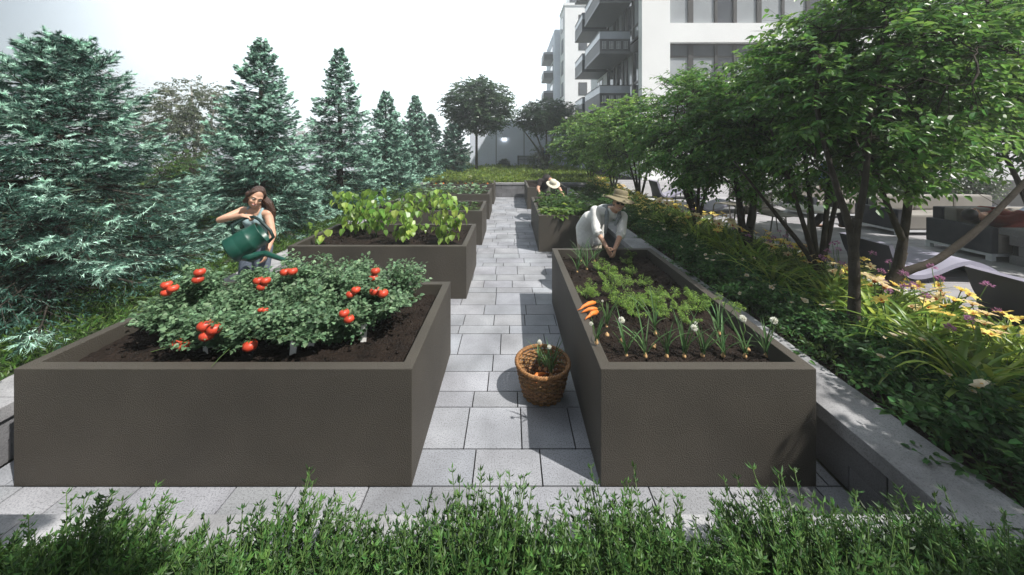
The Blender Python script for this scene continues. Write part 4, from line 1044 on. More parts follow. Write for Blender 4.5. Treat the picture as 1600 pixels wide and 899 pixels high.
for k, (x, y, lab) in enumerate([(472, 685, 'loose onion bulb left in the soil'), (680, 722, 'small pale onion bulb lying between front onions'), (372, 650, 'tiny onion bulb near the left rim'), (1298, 745, 'onion bulb lying near the right of the front row')]):
    p = at(860 + x / 4.21, 370 + y / 4.21, SOILZ + .012); q = MB(); q.lathe([(.001, .03), (.005, .024), (.017, .012), (.019, 0), (.012, -.012), (.001, -.016)], p, 10); o = q.build('onion_bulb', M['onion'], None, p); tag(o, lab, 'onion', 'loose onion bulbs')
def carrot_mesh(m, a, b, rad, r):
    pts = curve(a, b, .012, 7, rad * .12, r); m.tube(pts, rad * np.array([.55, .95, 1.0, .82, .6, .34, .07]), 9)
for k, (a, b, lab) in enumerate([((930, 473), (902, 485), 'upper of the three orange carrots lying on the planter rim'), ((933, 483), (908, 489), 'middle one of three orange carrots lying on the rim'), ((934, 487), (914, 500), 'lowest of three orange carrots lying on the rim')]):
    A = at(*a, PH + .022); B = at(*b, PH + .012); m = MB(); carrot_mesh(m, A, B, .020, r); c = (A + B) / 2
    t = thing('carrot', lab, 'carrot', A, 0, 'carrots on the planter rim'); m.build('root', M['carrot'], t)
    m = MB(); d = np.array(A - B); straps(m, np.repeat([np.array(A)], 5, 0), math.atan2(d[1], d[0]) + r.normal(0, .4, 5), r.uniform(0, .5, 5), .05, .004, .5, 0, (.10, .18, .04)); m.build('stem', M['leaf'], t)

# ================================================================== basket with its harvest
M['wicker'] = plain('wicker', (0.20, 0.105, 0.042), 0.55, 0, 0.4, 0.45, 45, 0.3, 120, use_col=True)
bx_, by_ = .285, 3.0
t = thing('wicker_basket', 'round brown wicker basket of carrots and onions standing on the paved path', 'basket', (bx_, by_, 0))
m = MB(); BH = .27; ns = 18
a = np.linspace(0, 2 * PI, 145)
for k in range(13):
    z = .012 + k * (BH - .02) / 13; rad = .165 + .065 * (z / BH) ** .8
    wv = .0075 * np.cos(a * ns + (PI if k % 2 else 0))
    rr = rad + wv; c_ = r.uniform(.6, 1.35)
    m.tube(np.stack([bx_ + rr * np.cos(a), by_ + rr * np.sin(a), z + .003 * np.sin(a * 3 + k)], 1), .0098, 6, 0, (c_, c_ * r.uniform(.9, 1.05), c_ * r.uniform(.8, 1.05)))
for k in range(ns * 2):
    q = k * PI / ns; m.tube([(bx_ + rad2 * math.cos(q), by_ + rad2 * math.sin(q), z) for rad2, z in ((.160, .0), (.196, .10), (.224, .2), (.232, BH))], .005, 5, 0, (.8, .75, .7))
m.build('woven_side', M['wicker'], t)
m = MB()
for ph in (0, 2.1, 4.2):
    m.tube(np.stack([bx_ + (.233 + .011 * np.cos(a * 22 + ph)) * np.cos(a), by_ + (.233 + .011 * np.cos(a * 22 + ph)) * np.sin(a), BH + .006 + .011 * np.sin(a * 22 + ph)], 1), .0085, 6, 0, (1.25, 1.15, 1.0))
m.build('rim', M['wicker'], t)
m = MB(); m.lathe([(.001, .012), (.165, .012), (.168, .0), (.001, .0)], (bx_, by_, 0), 32)
for k in range(7): m.tube(np.stack([bx_ + (.02 + k * .022) * np.cos(a), by_ + (.02 + k * .022) * np.sin(a), np.full(len(a), .016)], 1), .009, 5, 0, (.8, .75, .7))
m.build('base', M['wicker'], t)
CL = ['longest', 'shortest', 'muddiest', 'front', 'back', 'leftmost', 'rightmost']
for k in range(9):
    an = r.uniform(0, PI); cx, cy = bx_ + r.uniform(-.06, .07), by_ + r.uniform(-.10, .05); L = r.uniform(.15, .2); z = .036 + .014 * k
    A = np.array([cx - math.cos(an) * L / 2, cy - math.sin(an) * L / 2, z + .01]); B = np.array([cx + math.cos(an) * L / 2, cy + math.sin(an) * L / 2, z - .006])
    m = MB(); carrot_mesh(m, A, B, .021, r); o = m.build('carrot', M['carrot'], None, (A + B) / 2); tag(o, 'orange carrot lying in the heap inside the wicker basket', 'carrot', 'carrots inside the basket')
for (dx, dy, hd, lab) in [(-.02, .05, (.25, .022), 'onion with a white flower ball standing up out of the basket'), (.03, .045, None, 'onion with long green leaves leaning out at the basket back'), (.09, .02, (.22, .020), 'onion with a small flower leaning over the basket right side'), (.07, -.04, None, 'short leaved onion lying on the carrots in the basket')]:
    onion((bx_ + dx, by_ + dy, .17), lab, .24, 8, hd, True, 'onions in the basket')

# ================================================================== flower bed plants
r = np.random.default_rng(305)
def lily_flower(parent, p, size, col=(.85, .72, .20), tilt=None):
    m = MB(); n = 6; az = np.arange(n) * PI / 3 + r.uniform(0, 1); ax = unit(np.array(tilt if tilt is not None else [r.normal(0, .5), r.normal(-.3, .5), 1.0]))
    u = unit(np.cross(ax, [1, 0, .1])); v = np.cross(ax, u)
    D = np.cos(az)[:, None] * u + np.sin(az)[:, None] * v + ax * .45
    leaves(m, np.repeat([np.array(p)], n, 0), D, ax, size * r.uniform(.5, .6, n), size * .34, PETAL, 0, np.array(col) * r.uniform(.85, 1.15, (n, 1)))
    leaves(m, np.repeat([np.array(p)], 5, 0), ax + r.normal(0, .25, (5, 3)), u, size * .3, size * .03, LEAF4, 0, (.45, .16, .05))
    m.ball(np.array(p) + ax * .008, size * .09, 0, (.45, .17, .04), 8, 5)
    return m.build('flower', M['petal'], parent)
def proto_lily(nfl, h=.48):
    t = thing('daylily_clump', 'x', 'daylily', (0, 0, 0), 0, 'daylily clumps in the flower bed'); n = 85; m = MB(); st = MB()
    P = np.stack([r.normal(0, .05, n), r.normal(0, .05, n), np.zeros(n)], 1); f = r.uniform(0, 1, (n, 1)) ** 1.5
    straps(m, P, r.uniform(0, 2 * PI, n), r.uniform(.8, 1.5, n), h * r.uniform(.7, 1.35, n), r.uniform(.026, .044, n), r.uniform(1.0, 2.5, n), 0, np.array((.10, .19, .032)) * (1 - f) + np.array((.36, .50, .10)) * f, 8, .22)
    m.build('foliage', M['leaf_shiny'], t)
    for k in range(nfl):
        a = r.uniform(0, 2 * PI); q = np.array([math.cos(a) * r.uniform(.05, .26), math.sin(a) * r.uniform(.05, .26), h * r.uniform(.75, 1.02)])
        st.tube(curve((q[0] * .2, q[1] * .2, 0), q, 0, 5, .01, r), .004, 5); lily_flower(t, q, r.uniform(.11, .15), (.85, .72, .20) if k % 3 else (.80, .68, .40))
    if nfl: st.build('stalk', M['stem'], t)
    return t
def proto_rose(nb):
    t = thing('rose_shrub', 'x', 'rose shrub', (0, 0, 0), 0, 'white flowered shrubs beside the coping'); m = MB(); st = MB()
    P = bush(m, st, (0, 0, 0), 20, .30, .34, 62, .046, .027, r, (.034, .092, .026), (.09, .21, .055), LEAF8, (.25, 1.4), .6, 1, .045, .15)
    st.build('stem', M['stem'], t); m.build('foliage', M['leaf'], t)
    top = P[np.argsort(-P[:, 2])][:60]
    for k in range(nb):
        q = top[r.integers(0, 60)] + np.array([0, 0, .02]); mm = MB(); n = 5; az = np.arange(n) * 2 * PI / n + r.uniform(0, 1); sz = r.uniform(.026, .04)
        ax = unit(np.array([r.normal(0, .4), r.normal(-.4, .4), 1.0])); u = unit(np.cross(ax, [1, 0, .1])); v = np.cross(ax, u)
        leaves(mm, np.repeat([q], n, 0), np.cos(az)[:, None] * u + np.sin(az)[:, None] * v + ax * .5, ax, sz, sz * 1.1, PETAL, 0, (.70, .62, .48)); mm.ball(q + ax * .006, .007, 0, (.55, .40, .12), 8, 5)
        mm.build('blossom', M['petal'], t)
    return t
def proto_pink(nh):
    t = thing('pink_flower_plant', 'x', 'pink flowers', (0, 0, 0), 0, 'pink flowers along the kerb'); m = MB(); st = MB()
    n = 26; straps(m, np.stack([r.normal(0, .05, n), r.normal(0, .05, n), np.zeros(n)], 1), r.uniform(0, 2 * PI, n), r.uniform(.8, 1.5, n), r.uniform(.18, .34, n), .012, r.uniform(.5, 1.8, n), 0, np.array((.06, .13, .03)) * r.uniform(.7, 1.7, (n, 1)), 6, .2)
    for k in range(nh):
        q = np.array([r.normal(0, .11), r.normal(0, .11), r.uniform(.34, .52)]); st.tube(curve((q[0] * .2, q[1] * .2, 0), q, 0, 4, .01, r), .003, 5)
        mm = MB(); nn = 34; dd = rdir(nn, -.4, 1); f = r.uniform(.6, 1.2, (nn, 1)); leaves(mm, q + dd * .026 * r.uniform(.3, 1, (nn, 1)), dd, r.normal(0, 1, (nn, 3)), .02, .014, LEAF4, 0, np.array((.46, .22, .38)) * f); mm.build('flower_head', M['petal'], t)
    m.build('foliage', M['leaf'], t); st.build('stalk', M['stem'], t)
    return t
def place_row(protos, spots, lab):
    used = set()
    for i, (x, y, s) in enumerate(spots):
        pi = (i * 2 + int(x * 10)) % len(protos); p = protos[pi]; a = r.uniform(0, 2 * PI); l_ = lab(i, pi)
        if pi in used: dup(p, (x, y, .35), a, s, l_)
        else:
            used.add(pi); p.location = (x, y, .35); p.rotation_euler = (0, 0, a); p.scale = (s, s, s); p['label'] = l_
    for k, p in enumerate(protos):
        if k not in used:
            for c in list(p.children): bpy.data.objects.remove(c)
            bpy.data.objects.remove(p)
NFL = [0, 2, 4, 1]; ORD2 = ORD + ['twenty-' + o for o in ORD[:9]] + ['thirtieth']
word = {0: 'leafy daylily clump without flowers', 1: 'daylily clump with one yellow flower', 2: 'daylily clump with two yellow flowers', 4: 'daylily clump with four yellow flowers'}
ys = [2.35, 2.75, 3.15, 3.62, 4.1, 4.6, 5.1, 5.65, 6.3, 7.0, 7.9, 9.0, 10.2, 11.6, 13.2]
place_row([proto_lily(n) for n in NFL], [(3.40 + r.uniform(-.15, .15), y, r.uniform(1.15, 1.4)) for y in ys], lambda i, k: f'{word[NFL[k]]}, {ORD2[i]} from the viewer in the middle of the bed')
NF2 = [8, 9, 7, 10]
ys = [2.75, 2.98, 3.2, 3.42, 3.66, 3.9, 4.15, 4.4, 4.65, 4.9, 5.2, 5.55, 5.9, 6.25, 6.7, 7.2, 7.7, 8.3, 8.9, 9.6, 10.3, 11.0, 11.9, 12.9, 14.0, 15.2]
place_row([proto_lily(n, .40) for n in NF2], [(4.24 + r.uniform(-.26, .2), y, r.uniform(.85, 1.1)) for y in ys], lambda i, k: f'daylily clump full of yellow flowers, {ORD2[i]} from the viewer along the white kerb')
ys = list(np.arange(1.25, 6.0, .36)) + [6.3, 6.8, 7.4, 8.1, 9.0, 10.0, 11.2]
place_row([proto_rose(n) for n in (2, 4, 3)], [(2.92 + r.uniform(-.1, .12), y, r.uniform(.85, 1.2)) for y in ys], lambda i, k: f'dark green shrub with cream white blossoms, {ORD2[i]} from the viewer beside the coping')
ys = [1.7, 2.1, 2.55, 3.3, 3.9, 4.4]
place_row([proto_rose(n) for n in (3, 2)], [(3.22 + r.uniform(-.1, .1), y, r.uniform(.8, 1.0)) for y in ys], lambda i, k: f'leafy shrub with pale blossoms, {ORD2[i]} from the viewer in the second row from the coping')
ys = [2.35, 2.6, 2.85, 3.1, 3.35, 3.6, 3.9, 4.2, 4.6, 5.0, 5.5, 6.0, 6.6, 7.4]
place_row([proto_pink(n) for n in (3, 4, 3)], [((3.85 if i % 2 else 4.48) + r.uniform(-.1, .1), y, r.uniform(.9, 1.15)) for i, y in enumerate(ys)], lambda i, k: f'pink flowers on thin stalks, {ORD2[i]} from the viewer {"at the kerb" if i % 2 == 0 else "between the daylilies"}')
ys = [6.9, 8.0, 8.8, 9.6, 10.6, 11.8, 13.0, 14.2]
r = np.random.default_rng(306)
def proto_yellow():
    t = thing('yellow_flower_shrub', 'x', 'yellow flowers', (0, 0, 0), 0, 'yellow flowering shrubs behind the woman in the hat'); m = MB(); st = MB()
    P = bush(m, st, (0, 0, 0), 22, .42, .36, 50, .07, .04, r, (.05, .11, .025), (.14, .22, .05), LEAF8, (.3, 1.4), .6, 1, .05, .2); st.build('stem', M['stem'], t); m.build('foliage', M['leaf'], t)
    top = P[np.argsort(-P[:, 2])][:240]
    for k in range(30):
        q = top[r.integers(0, 240)] + np.array([0, 0, .02]); lily_flower(t, q, .095, (.84, .74, .28))
    return t
place_row([proto_yellow(), proto_yellow()], [(3.35 + r.uniform(-.3, .3), y, r.uniform(.9, 1.15)) for y in ys], lambda i, k: f'shrub dotted with yellow flowers, {ORD2[i]} from the viewer beyond the brimmed hat')

# ================================================================== foreground shrubs
r = np.random.default_rng(307)
HX = [(-2.55, 1.12, .36), (-2.1, 1.10, .40), (-1.68, 1.12, .50), (-1.28, 1.08, .44), (-.92, 1.12, .52), (-.52, 1.08, .50), (-.17, 1.12, .56), (.16, 1.08, .50), (.42, 1.12, .54), (.74, 1.08, .46), (1.05, 1.12, .54), (1.36, 1.10, .58), (1.72, 1.12, .48), (2.1, 1.1, .42), (2.55, 1.05, .40), (-2.95, 1.05, .36)]
HX = [(x + (.04 if k % 2 else -.03), y, h * (1.08 if k % 2 else .88)) for k, (x, y, h) in enumerate(sorted(HX))]
for i, (x, y, h) in enumerate(HX):
    t = thing('foreground_shrub', f'low green needle leaved shrub in front of the planters, {ORD[i]} from the left', 'shrub', (x, y, .33), 0, 'low shrubs along the front edge'); m = MB(); st = MB()
    n = 540; az = r.uniform(0, 2 * PI, n); rad = np.sqrt(r.uniform(0, 1, n)) * .30
    A = np.stack([x + np.cos(az) * rad, y + np.sin(az) * rad, np.full(n, .34)], 1)
    L = h * (.66 + .28 * r.uniform(0, 1, n) ** 3) * (1.1 - .62 * (rad / .30) ** 2); D = unit(np.stack([np.cos(az) * rad * 1.8, np.sin(az) * rad * 1.8, np.ones(n)], 1) + r.normal(0, .28, (n, 3)))
    B = A + D * L[:, None]; twigs(st, A, B, .003)
    k = 40; tt = 1 - .8 * ((np.arange(k)[None] // 5 * 5 + r.uniform(0, 2.2, (n, k))) / k) ** 1.1
    P = A[:, None] + (B - A)[:, None] * tt[..., None]; rd = r.normal(0, 1, (n, k, 3)); rd -= (rd * D[:, None]).sum(-1, keepdims=True) * D[:, None]; rd = unit(rd)
    ND = D[:, None] * r.uniform(.35, 1.0, (n, k, 1)) + rd * .95
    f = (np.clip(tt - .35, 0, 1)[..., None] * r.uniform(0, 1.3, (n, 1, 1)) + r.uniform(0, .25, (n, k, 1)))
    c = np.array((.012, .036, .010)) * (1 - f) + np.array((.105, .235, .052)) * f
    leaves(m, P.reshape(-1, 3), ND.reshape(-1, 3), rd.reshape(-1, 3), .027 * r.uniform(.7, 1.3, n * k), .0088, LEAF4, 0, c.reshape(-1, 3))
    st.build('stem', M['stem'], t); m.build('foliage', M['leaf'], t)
# ================================================================== people
def blob(name, mb, voxel, mat, parent, smooth=4, origin=None):
    """one continuous surface grown over the given rounded limbs"""
    tmp = mb.build('tmp_blob', mat, None, (0, 0, 0))
    md = tmp.modifiers.new('r', 'REMESH'); md.mode = 'VOXEL'; md.voxel_size = voxel; md.use_smooth_shade = True
    ms = tmp.modifiers.new('s', 'SMOOTH'); ms.factor = .5; ms.iterations = smooth
    bpy.context.view_layer.update()
    dg = bpy.context.evaluated_depsgraph_get()
    me = bpy.data.meshes.new_from_object(tmp.evaluated_get(dg))
    me.name = name
    org = Vector(origin) if origin is not None else origin_of(parent)
    me.transform(Matrix.Translation(-org))
    for p in me.polygons: p.use_smooth = True
    bpy.data.objects.remove(tmp)
    me.materials.clear(); me.materials.append(mat)
    o = bpy.data.objects.new(name, me); COL.objects.link(o); o.parent = parent
    return o
V3 = lambda *a: np.array(a, float)
def basis(fwd, up):
    f = unit(np.array(fwd, float)); u = np.array(up, float); u = unit(u - f * np.dot(u, f)); s = np.cross(f, u)   # s = the figure's right
    return f, u, s
M['eye_white'] = plain('eye_white', (.75, .74, .72), .3); M['iris'] = plain('iris', (.06, .035, .02), .3); M['lip'] = plain('lip', (.45, .13, .11), .4)
M['teeth'] = plain('teeth', (.85, .83, .78), .3)
M['hair_brown'] = plain('brown_hair', (.050, .020, .010), .38, 0, .6, .5, 10, .5, 40, (60, 60, 3)); M['hair_dark'] = plain('dark_hair', (.012, .009, .008), .4, 0, .5, .3, 30)
M['top_teal'] = plain('tank_top', (.30, .42, .45), .8, 0, .2, .12, 30, .3, 60); M['denim'] = plain('denim', (.12, .145, .19), .85, 0, .2, .25, 40, .3, 200)
M['shirt_white'] = plain('linen_shirt', (.72, .72, .70), .85, 0, .2, .06, 20, .5, 25); M['scarf'] = plain('grey_scarf', (.25, .27, .28), .85, 0, .2, .15, 40, .4, 40)
M['khaki'] = plain('khaki_trousers', (.46, .41, .33), .85, 0, .2, .1, 20, .4, 25); M['hat_olive'] = plain('olive_hat', (.21, .18, .115), .8, 0, .2, .15, 60, .3, 160)
M['hat_band'] = plain('hat_band', (.30, .26, .17), .8); M['tee_dark'] = plain('dark_tee', (.035, .030, .030), .85, 0, .2, .15, 20, .4, 25); M['trouser_dark'] = plain('dark_trousers', (.035, .03, .03), .85, 0, .2, .15, 20, .3, 30)
M['trouser_grey'] = plain('grey_trousers', (.10, .10, .085), .85, 0, .2, .15, 20, .3, 30); M['hat_straw'] = plain('pale_hat', (.68, .64, .52), .8, 0, .2, .08, 60, .3, 160)
M['shoe'] = plain('brown_shoe', (.14, .06, .03), .5); M['shirt_blue'] = plain('blue_shirt', (.16, .24, .42), .8, 0, .2, .1, 20, .3, 30); M['shirt_red'] = plain('red_shirt', (.17, .03, .02), .85, 0, .2, .12, 20, .4, 25)
M['can_green'] = plain('green_plastic', (.009, .066, .047), .38, 0, .5, .12, 10); M['can_dark'] = plain('dark_plastic', (.012, .03, .028), .45)
M['water'] = bpy.data.materials.new('water_drops'); nt_, N_, L_, b_ = nodes_of(M['water']); b_.inputs['Base Color'].default_value = (.85, .9, .92, 1); b_.inputs['Roughness'].default_value = .08
b_.inputs['Transmission Weight'].default_value = .6; b_.inputs['IOR'].default_value = 1.33
M['glasses'] = plain('dark_glasses', (.02, .02, .02), .15)

def head_prims(m, c, f, u, s, k=1.0):
    """skull, jaw, nose, ears, brow; c = middle of the head"""
    Rm = np.stack([s, f, u], 1)
    m.ball(c + u * .025 * k - f * .012 * k, np.array([.074, .094, .098]) * k, rot=Rm, nu=24, nv=16)
    m.ball(c - u * .035 * k + f * .020 * k, np.array([.060, .070, .082]) * k, rot=Rm, nu=20, nv=14)
    m.ball(c - u * .088 * k + f * .062 * k, np.array([.026, .022, .022]) * k, rot=Rm)
    m.capsule(c + f * .086 * k + u * .006 * k, c + f * .108 * k - u * .030 * k, .009 * k, .0135 * k, 8)
    for q in (-1, 1):
        m.ball(c + s * q * .076 * k - f * .005 * k - u * .008 * k, np.array([.010, .020, .032]) * k, rot=Rm)
        m.ball(c + s * q * .036 * k + f * .066 * k - u * .028 * k, np.array([.024, .020, .020]) * k, rot=Rm)
        m.capsule(c + s * q * .014 * k + f * .084 * k + u * .022 * k, c + s * q * .048 * k + f * .070 * k + u * .022 * k, .010 * k, .009 * k, 8)
def face_parts(t, c, f, u, s, k=1.0, smile=True, eyes=True, brow='hair_brown'):
    Rm = np.stack([s, f, u], 1)
    if eyes:
        for q in (-1, 1):
            p = c + s * q * .031 * k + f * .079 * k + u * .006 * k
            m = MB(); m.ball(p, np.array([.0135, .008, .0075]) * k, 0, None, 12, 8, Rm); m.ball(p + f * .0062 * k - u * .001, np.array([.0065, .003, .0062]) * k, 1, None, 10, 6, Rm)
            m.build('eye', [M['eye_white'], M['iris']], t)
            m = MB(); m.tube([c + s * q * .014 * k + f * .093 * k + u * .024 * k, c + s * q * .033 * k + f * .089 * k + u * .029 * k, c + s * q * .050 * k + f * .076 * k + u * .023 * k], [.003 * k, .0035 * k, .0015 * k], 6); m.build('eyebrow', M[brow], t)
    a = np.linspace(-1, 1, 9); m = MB()
    mouth = [c + s * x * .027 * k + f * (.0925 - .016 * x * x) * k - u * (.057 - (.010 if smile else 0) * x * x) * k for x in a]
    m.tube(mouth, np.array([.002, .004, .005, .0055, .0055, .0055, .005, .004, .002]) * k, 8, 0)
    low = [p - u * .008 * k * (1 - x * x) for p, x in zip(mouth, a)]
    m.tube(low, np.array([.002, .004, .005, .006, .006, .006, .005, .004, .002]) * k, 8, 0)
    if smile: m.tube([p - u * .004 * k + f * .0035 * k for p in mouth[1:-1]], .0032 * k, 6, 1)
    m.build('mouth', [M['lip'], M['teeth']], t)
def hand_prims(m, wrist, d, palm_n, thumb_s, curl=.6, k=1.0):
    """palm, four fingers and a thumb; d = direction of the hand, palm_n = out of the palm, thumb_s = toward the thumb"""
    d = unit(d); n = unit(palm_n - d * np.dot(palm_n, d)); s = np.cross(d, n)
    if np.dot(s, thumb_s) < 0: s = -s
    w = np.array(wrist, float)
    m.capsule(w, w + d * .03 * k, .026 * k, .028 * k, 10, sq=.7, side=n)
    for j, (off, ln) in enumerate(((.030, .070), (.010, .078), (-.010, .072), (-.029, .056))):
        a = w + d * .02 * k + s * off * .7 * k; b = w + d * .088 * k + s * off * k
        m.capsule(a, b, .013 * k, .0105 * k, 8)
        p = b; ang = 0
        for i, fr in enumerate((.42, .33, .25)):
            ang += curl * (1.0 if i else .8); dd = d * math.cos(ang) + n * math.sin(ang); q = p + dd * ln * fr * k
            m.capsule(p, q, (.0100 - .0010 * i) * k, (.0092 - .001 * i) * k, 8); p = q
    p = w + d * .022 * k + s * .026 * k; q = p + (d * .45 + s * .75 + n * .35) * .042 * k
    m.capsule(p, q, .014 * k, .0115 * k, 8); q2 = q + unit(d * .75 + s * .2 + n * .65) * .034 * k; m.capsule(q, q2, .0110 * k, .009 * k, 8)
def limb(m, pts, radii, n=12):
    for a, b, ra, rb in zip(pts[:-1], pts[1:], radii[:-1], radii[1:]): m.capsule(np.array(a), np.array(b), ra, rb, n)
def foot(m, ankle, fwd, k=1.0):
    a = np.array(ankle, float); f = unit(np.array([fwd[0], fwd[1], 0]))
    z = a[2] - .055
    m.capsule(V3(a[0], a[1], z + .035) - f * .045 * k, V3(a[0], a[1], z + .028) + f * .13 * k, .037 * k, .03 * k, 10); m.capsule(a, V3(a[0], a[1], z + .05), .045 * k, .04 * k, 10)

# ---- the watering can (held by the first woman)
tcan = thing('watering_can', 'dark green plastic watering can tipped over the tomato plants', 'watering can', (-3.08, 3.92, 1.08))
B0, T0 = V3(-3.15, 3.76, 1.02), V3(-2.91, 3.91, 1.19); ax = unit(T0 - B0); Lc = np.linalg.norm(T0 - B0)
sp = unit(V3(.45, -.10, -.88) - ax * np.dot(V3(.45, -.10, -.88), ax)); cr = np.cross(ax, sp); Rc = np.stack([sp, cr, ax], 1)
m = MB(); rc = .150
m.lathe([(.001, 0), (rc * .95, 0), (rc, .012), (rc * .99, Lc * .3), (rc * .985, Lc * .34), (rc * 1.0, Lc * .36), (rc * .98, Lc * .62), (rc * .99, Lc * .66), (rc * .95, Lc * .68), (rc * .93, Lc), (rc * .96, Lc + .006), (rc * .93, Lc + .012), (rc * .88, Lc + .006), (rc * .88, Lc * .5), (.001, Lc * .45)], B0, 32, 0, None, Rc)
m.build('can_body', M['can_green'], tcan)
m = MB(); s0 = B0 + ax * Lc * .25 + sp * rc * .85
m.tube([s0 - sp * .03, s0 + sp * .06 + ax * .05, V3(-2.78, 3.80, .985), V3(-2.55, 3.70, .960), V3(-2.36, 3.62, .945)], [.075, .055, .032, .024, .021], 14); m.build('spout', M['can_green'], tcan)
m = MB(); q = V3(-2.36, 3.62, .945); dd = unit(V3(.19, -.08, -.03)); m.tube([q, q + dd * .03, q + dd * .075, q + dd * .085], [.022, .03, .058, .056], 16); m.build('rose_head', M['can_dark'], tcan)
HG = V3(-3.02, 3.93, 1.375)     # where the hand grips
m = MB(); h0 = B0 + ax * Lc * .35 - sp * rc; h3 = T0 + sp * rc * .9 + ax * .0
m.tube([h0, h0 - sp * .10 + ax * .03, HG - V3(.10, 0, .02), HG, HG + V3(.07, -.01, -.03), V3(-2.80, 3.90, 1.22), h3 + V3(.06, 0, .06), h3], [.018, .018, .017, .017, .017, .017, .018, .018], 10)
m.build('handle', M['can_dark'], tcan)
m = MB(); rr = np.random.default_rng(5)
for k in range(16):
    t_ = rr.uniform(0, .22); p = q + dd * .09 + V3(t_ * .9 + rr.normal(0, .008), -t_ * .5 + rr.normal(0, .012), -t_ * .45 - 1.6 * t_ * t_ + rr.normal(0, .015)); m.capsule(p, p + V3(.010, -.006, -.016), .0028, .0022, 6)
o = m.build('water_spray', M['water'], None, q); tag(o, 'spray of water drops falling from the watering can rose', 'water')

# ---- woman with the watering can
t1 = thing('person', 'woman with long brown hair in a pale teal tank top tipping a green watering can', 'person', (-3.27, 4.28, 0))
f, u, s = basis((.62, -.72, -.34), (.34, .14, .93)); hc = V3(-3.14, 4.13, 1.575)
pel, wst, chest, neck = V3(-3.27, 4.30, .93), V3(-3.26, 4.28, 1.08), V3(-3.215, 4.24, 1.27), V3(-3.17, 4.19, 1.435)
shR, shL = V3(-3.385, 4.22, 1.385), V3(-3.045, 4.20, 1.355)
elR, wrR = V3(-3.50, 4.03, 1.315), V3(-3.155, 3.935, 1.385)
elL, wrL = V3(-2.93, 4.12, 1.105), V3(-2.90, 3.985, .95)
m = MB()
limb(m, [pel, wst, chest, V3(-3.20, 4.21, 1.37)], [.125, .105, .118, .085], 18)
m.capsule(shR, shL, .056, .056, 14); limb(m, [V3(-3.185, 4.20, 1.39), V3(-3.155, 4.165, 1.50)], [.052, .046]); 
head_prims(m, hc, f, u, s, 1.04)
limb(m, [shR, elR], [.052, .040]); limb(m, [elR, wrR], [.040, .027]); limb(m, [shL, elL], [.050, .039]); limb(m, [elL, wrL], [.039, .026])
hand_prims(m, wrR, V3(1, 0, -.08), V3(.0, .25, -1), V3(0, 1, .2), .85); hand_prims(m, wrL, V3(-.1, -.3, -.95), V3(-.9, -.2, .1), V3(-.2, -1, 0), .5)
for q in (-1, 1):
    hp = pel + V3(q * .085, .01, -.03); kn = V3(-3.27 + q * .10, 4.25, .49); an = V3(-3.27 + q * .11, 4.32, .09)
    limb(m, [hp, kn, an], [.085, .058, .040]); foot(m, an, (.3 + q * .1, -1))
blob('body', m, .0075, M['skin'], t1, 3)
face_parts(t1, hc, f, u, s, 1.04)
m = MB(); limb(m, [pel + V3(0, 0, .04), wst, chest, V3(-3.205, 4.215, 1.33)], [.136, .113, .126, .088], 18)
for q in (-1, 1): m.ball(chest + V3(q * .062 + .015, -.085, .0), (.062, .055, .062))
limb(m, [V3(-3.29, 4.16, 1.30), V3(-3.285, 4.20, 1.43), V3(-3.27, 4.27, 1.36)], [.030, .022, .03]); limb(m, [V3(-3.12, 4.14, 1.28), V3(-3.10, 4.18, 1.415), V3(-3.12, 4.26, 1.34)], [.030, .022, .03])
blob('tank_top', m, .009, M['top_teal'], t1, 4)
m = MB(); limb(m, [pel + V3(-.05, 0, 0), pel + V3(.05, 0, 0)], [.137, .137], 18)
for q in (-1, 1): limb(m, [pel + V3(q * .085, .01, -.03), V3(-3.27 + q * .10, 4.25, .49), V3(-3.27 + q * .11, 4.32, .12)], [.108, .078, .068], 14)
blob('jeans', m, .011, M['denim'], t1, 4)
for q in (-1, 1):
    m = MB(); foot(m, V3(-3.27 + q * .11, 4.32, .085), (.3 + q * .1, -1), 1.12); blob('shoe', m, .012, M['shoe'], t1, 3)
# hair: cap over the skull and long locks falling on both sides
m = MB(); Rm = np.stack([s, f, u], 1); k = 1.04
m.ball(hc + u * .040 - f * .022, np.array([.084, .097, .097]), rot=Rm, nu=24, nv=16); m.ball(hc - f * .055 - u * .03, np.array([.080, .058, .11]), rot=Rm)
for q in (-1, 1): limb(m, [hc + u * .105 + f * .035 + s * q * .012, hc + u * .065 + f * .030 + s * q * .066, hc - u * .01 + s * q * .082 - f * .005, hc - u * .10 + s * q * .078 - f * .045], [.018, .020, .020, .026])
R_ = hc - u * .10
limb(m, [hc + s * -.07 - f * .03, V3(-3.035, 4.20, 1.48), V3(-3.005, 4.22, 1.38), V3(-3.00, 4.24, 1.24)], [.045, .046, .040, .016])
limb(m, [hc - s * -.07 - f * .04, V3(-3.255, 4.24, 1.49), V3(-3.30, 4.29, 1.41), V3(-3.32, 4.32, 1.30)], [.045, .045, .038, .016]); limb(m, [hc - f * .07, V3(-3.15, 4.29, 1.45), V3(-3.17, 4.33, 1.28)], [.075, .08, .04])
blob('hair', m, .0085, M['hair_brown'], t1, 2)

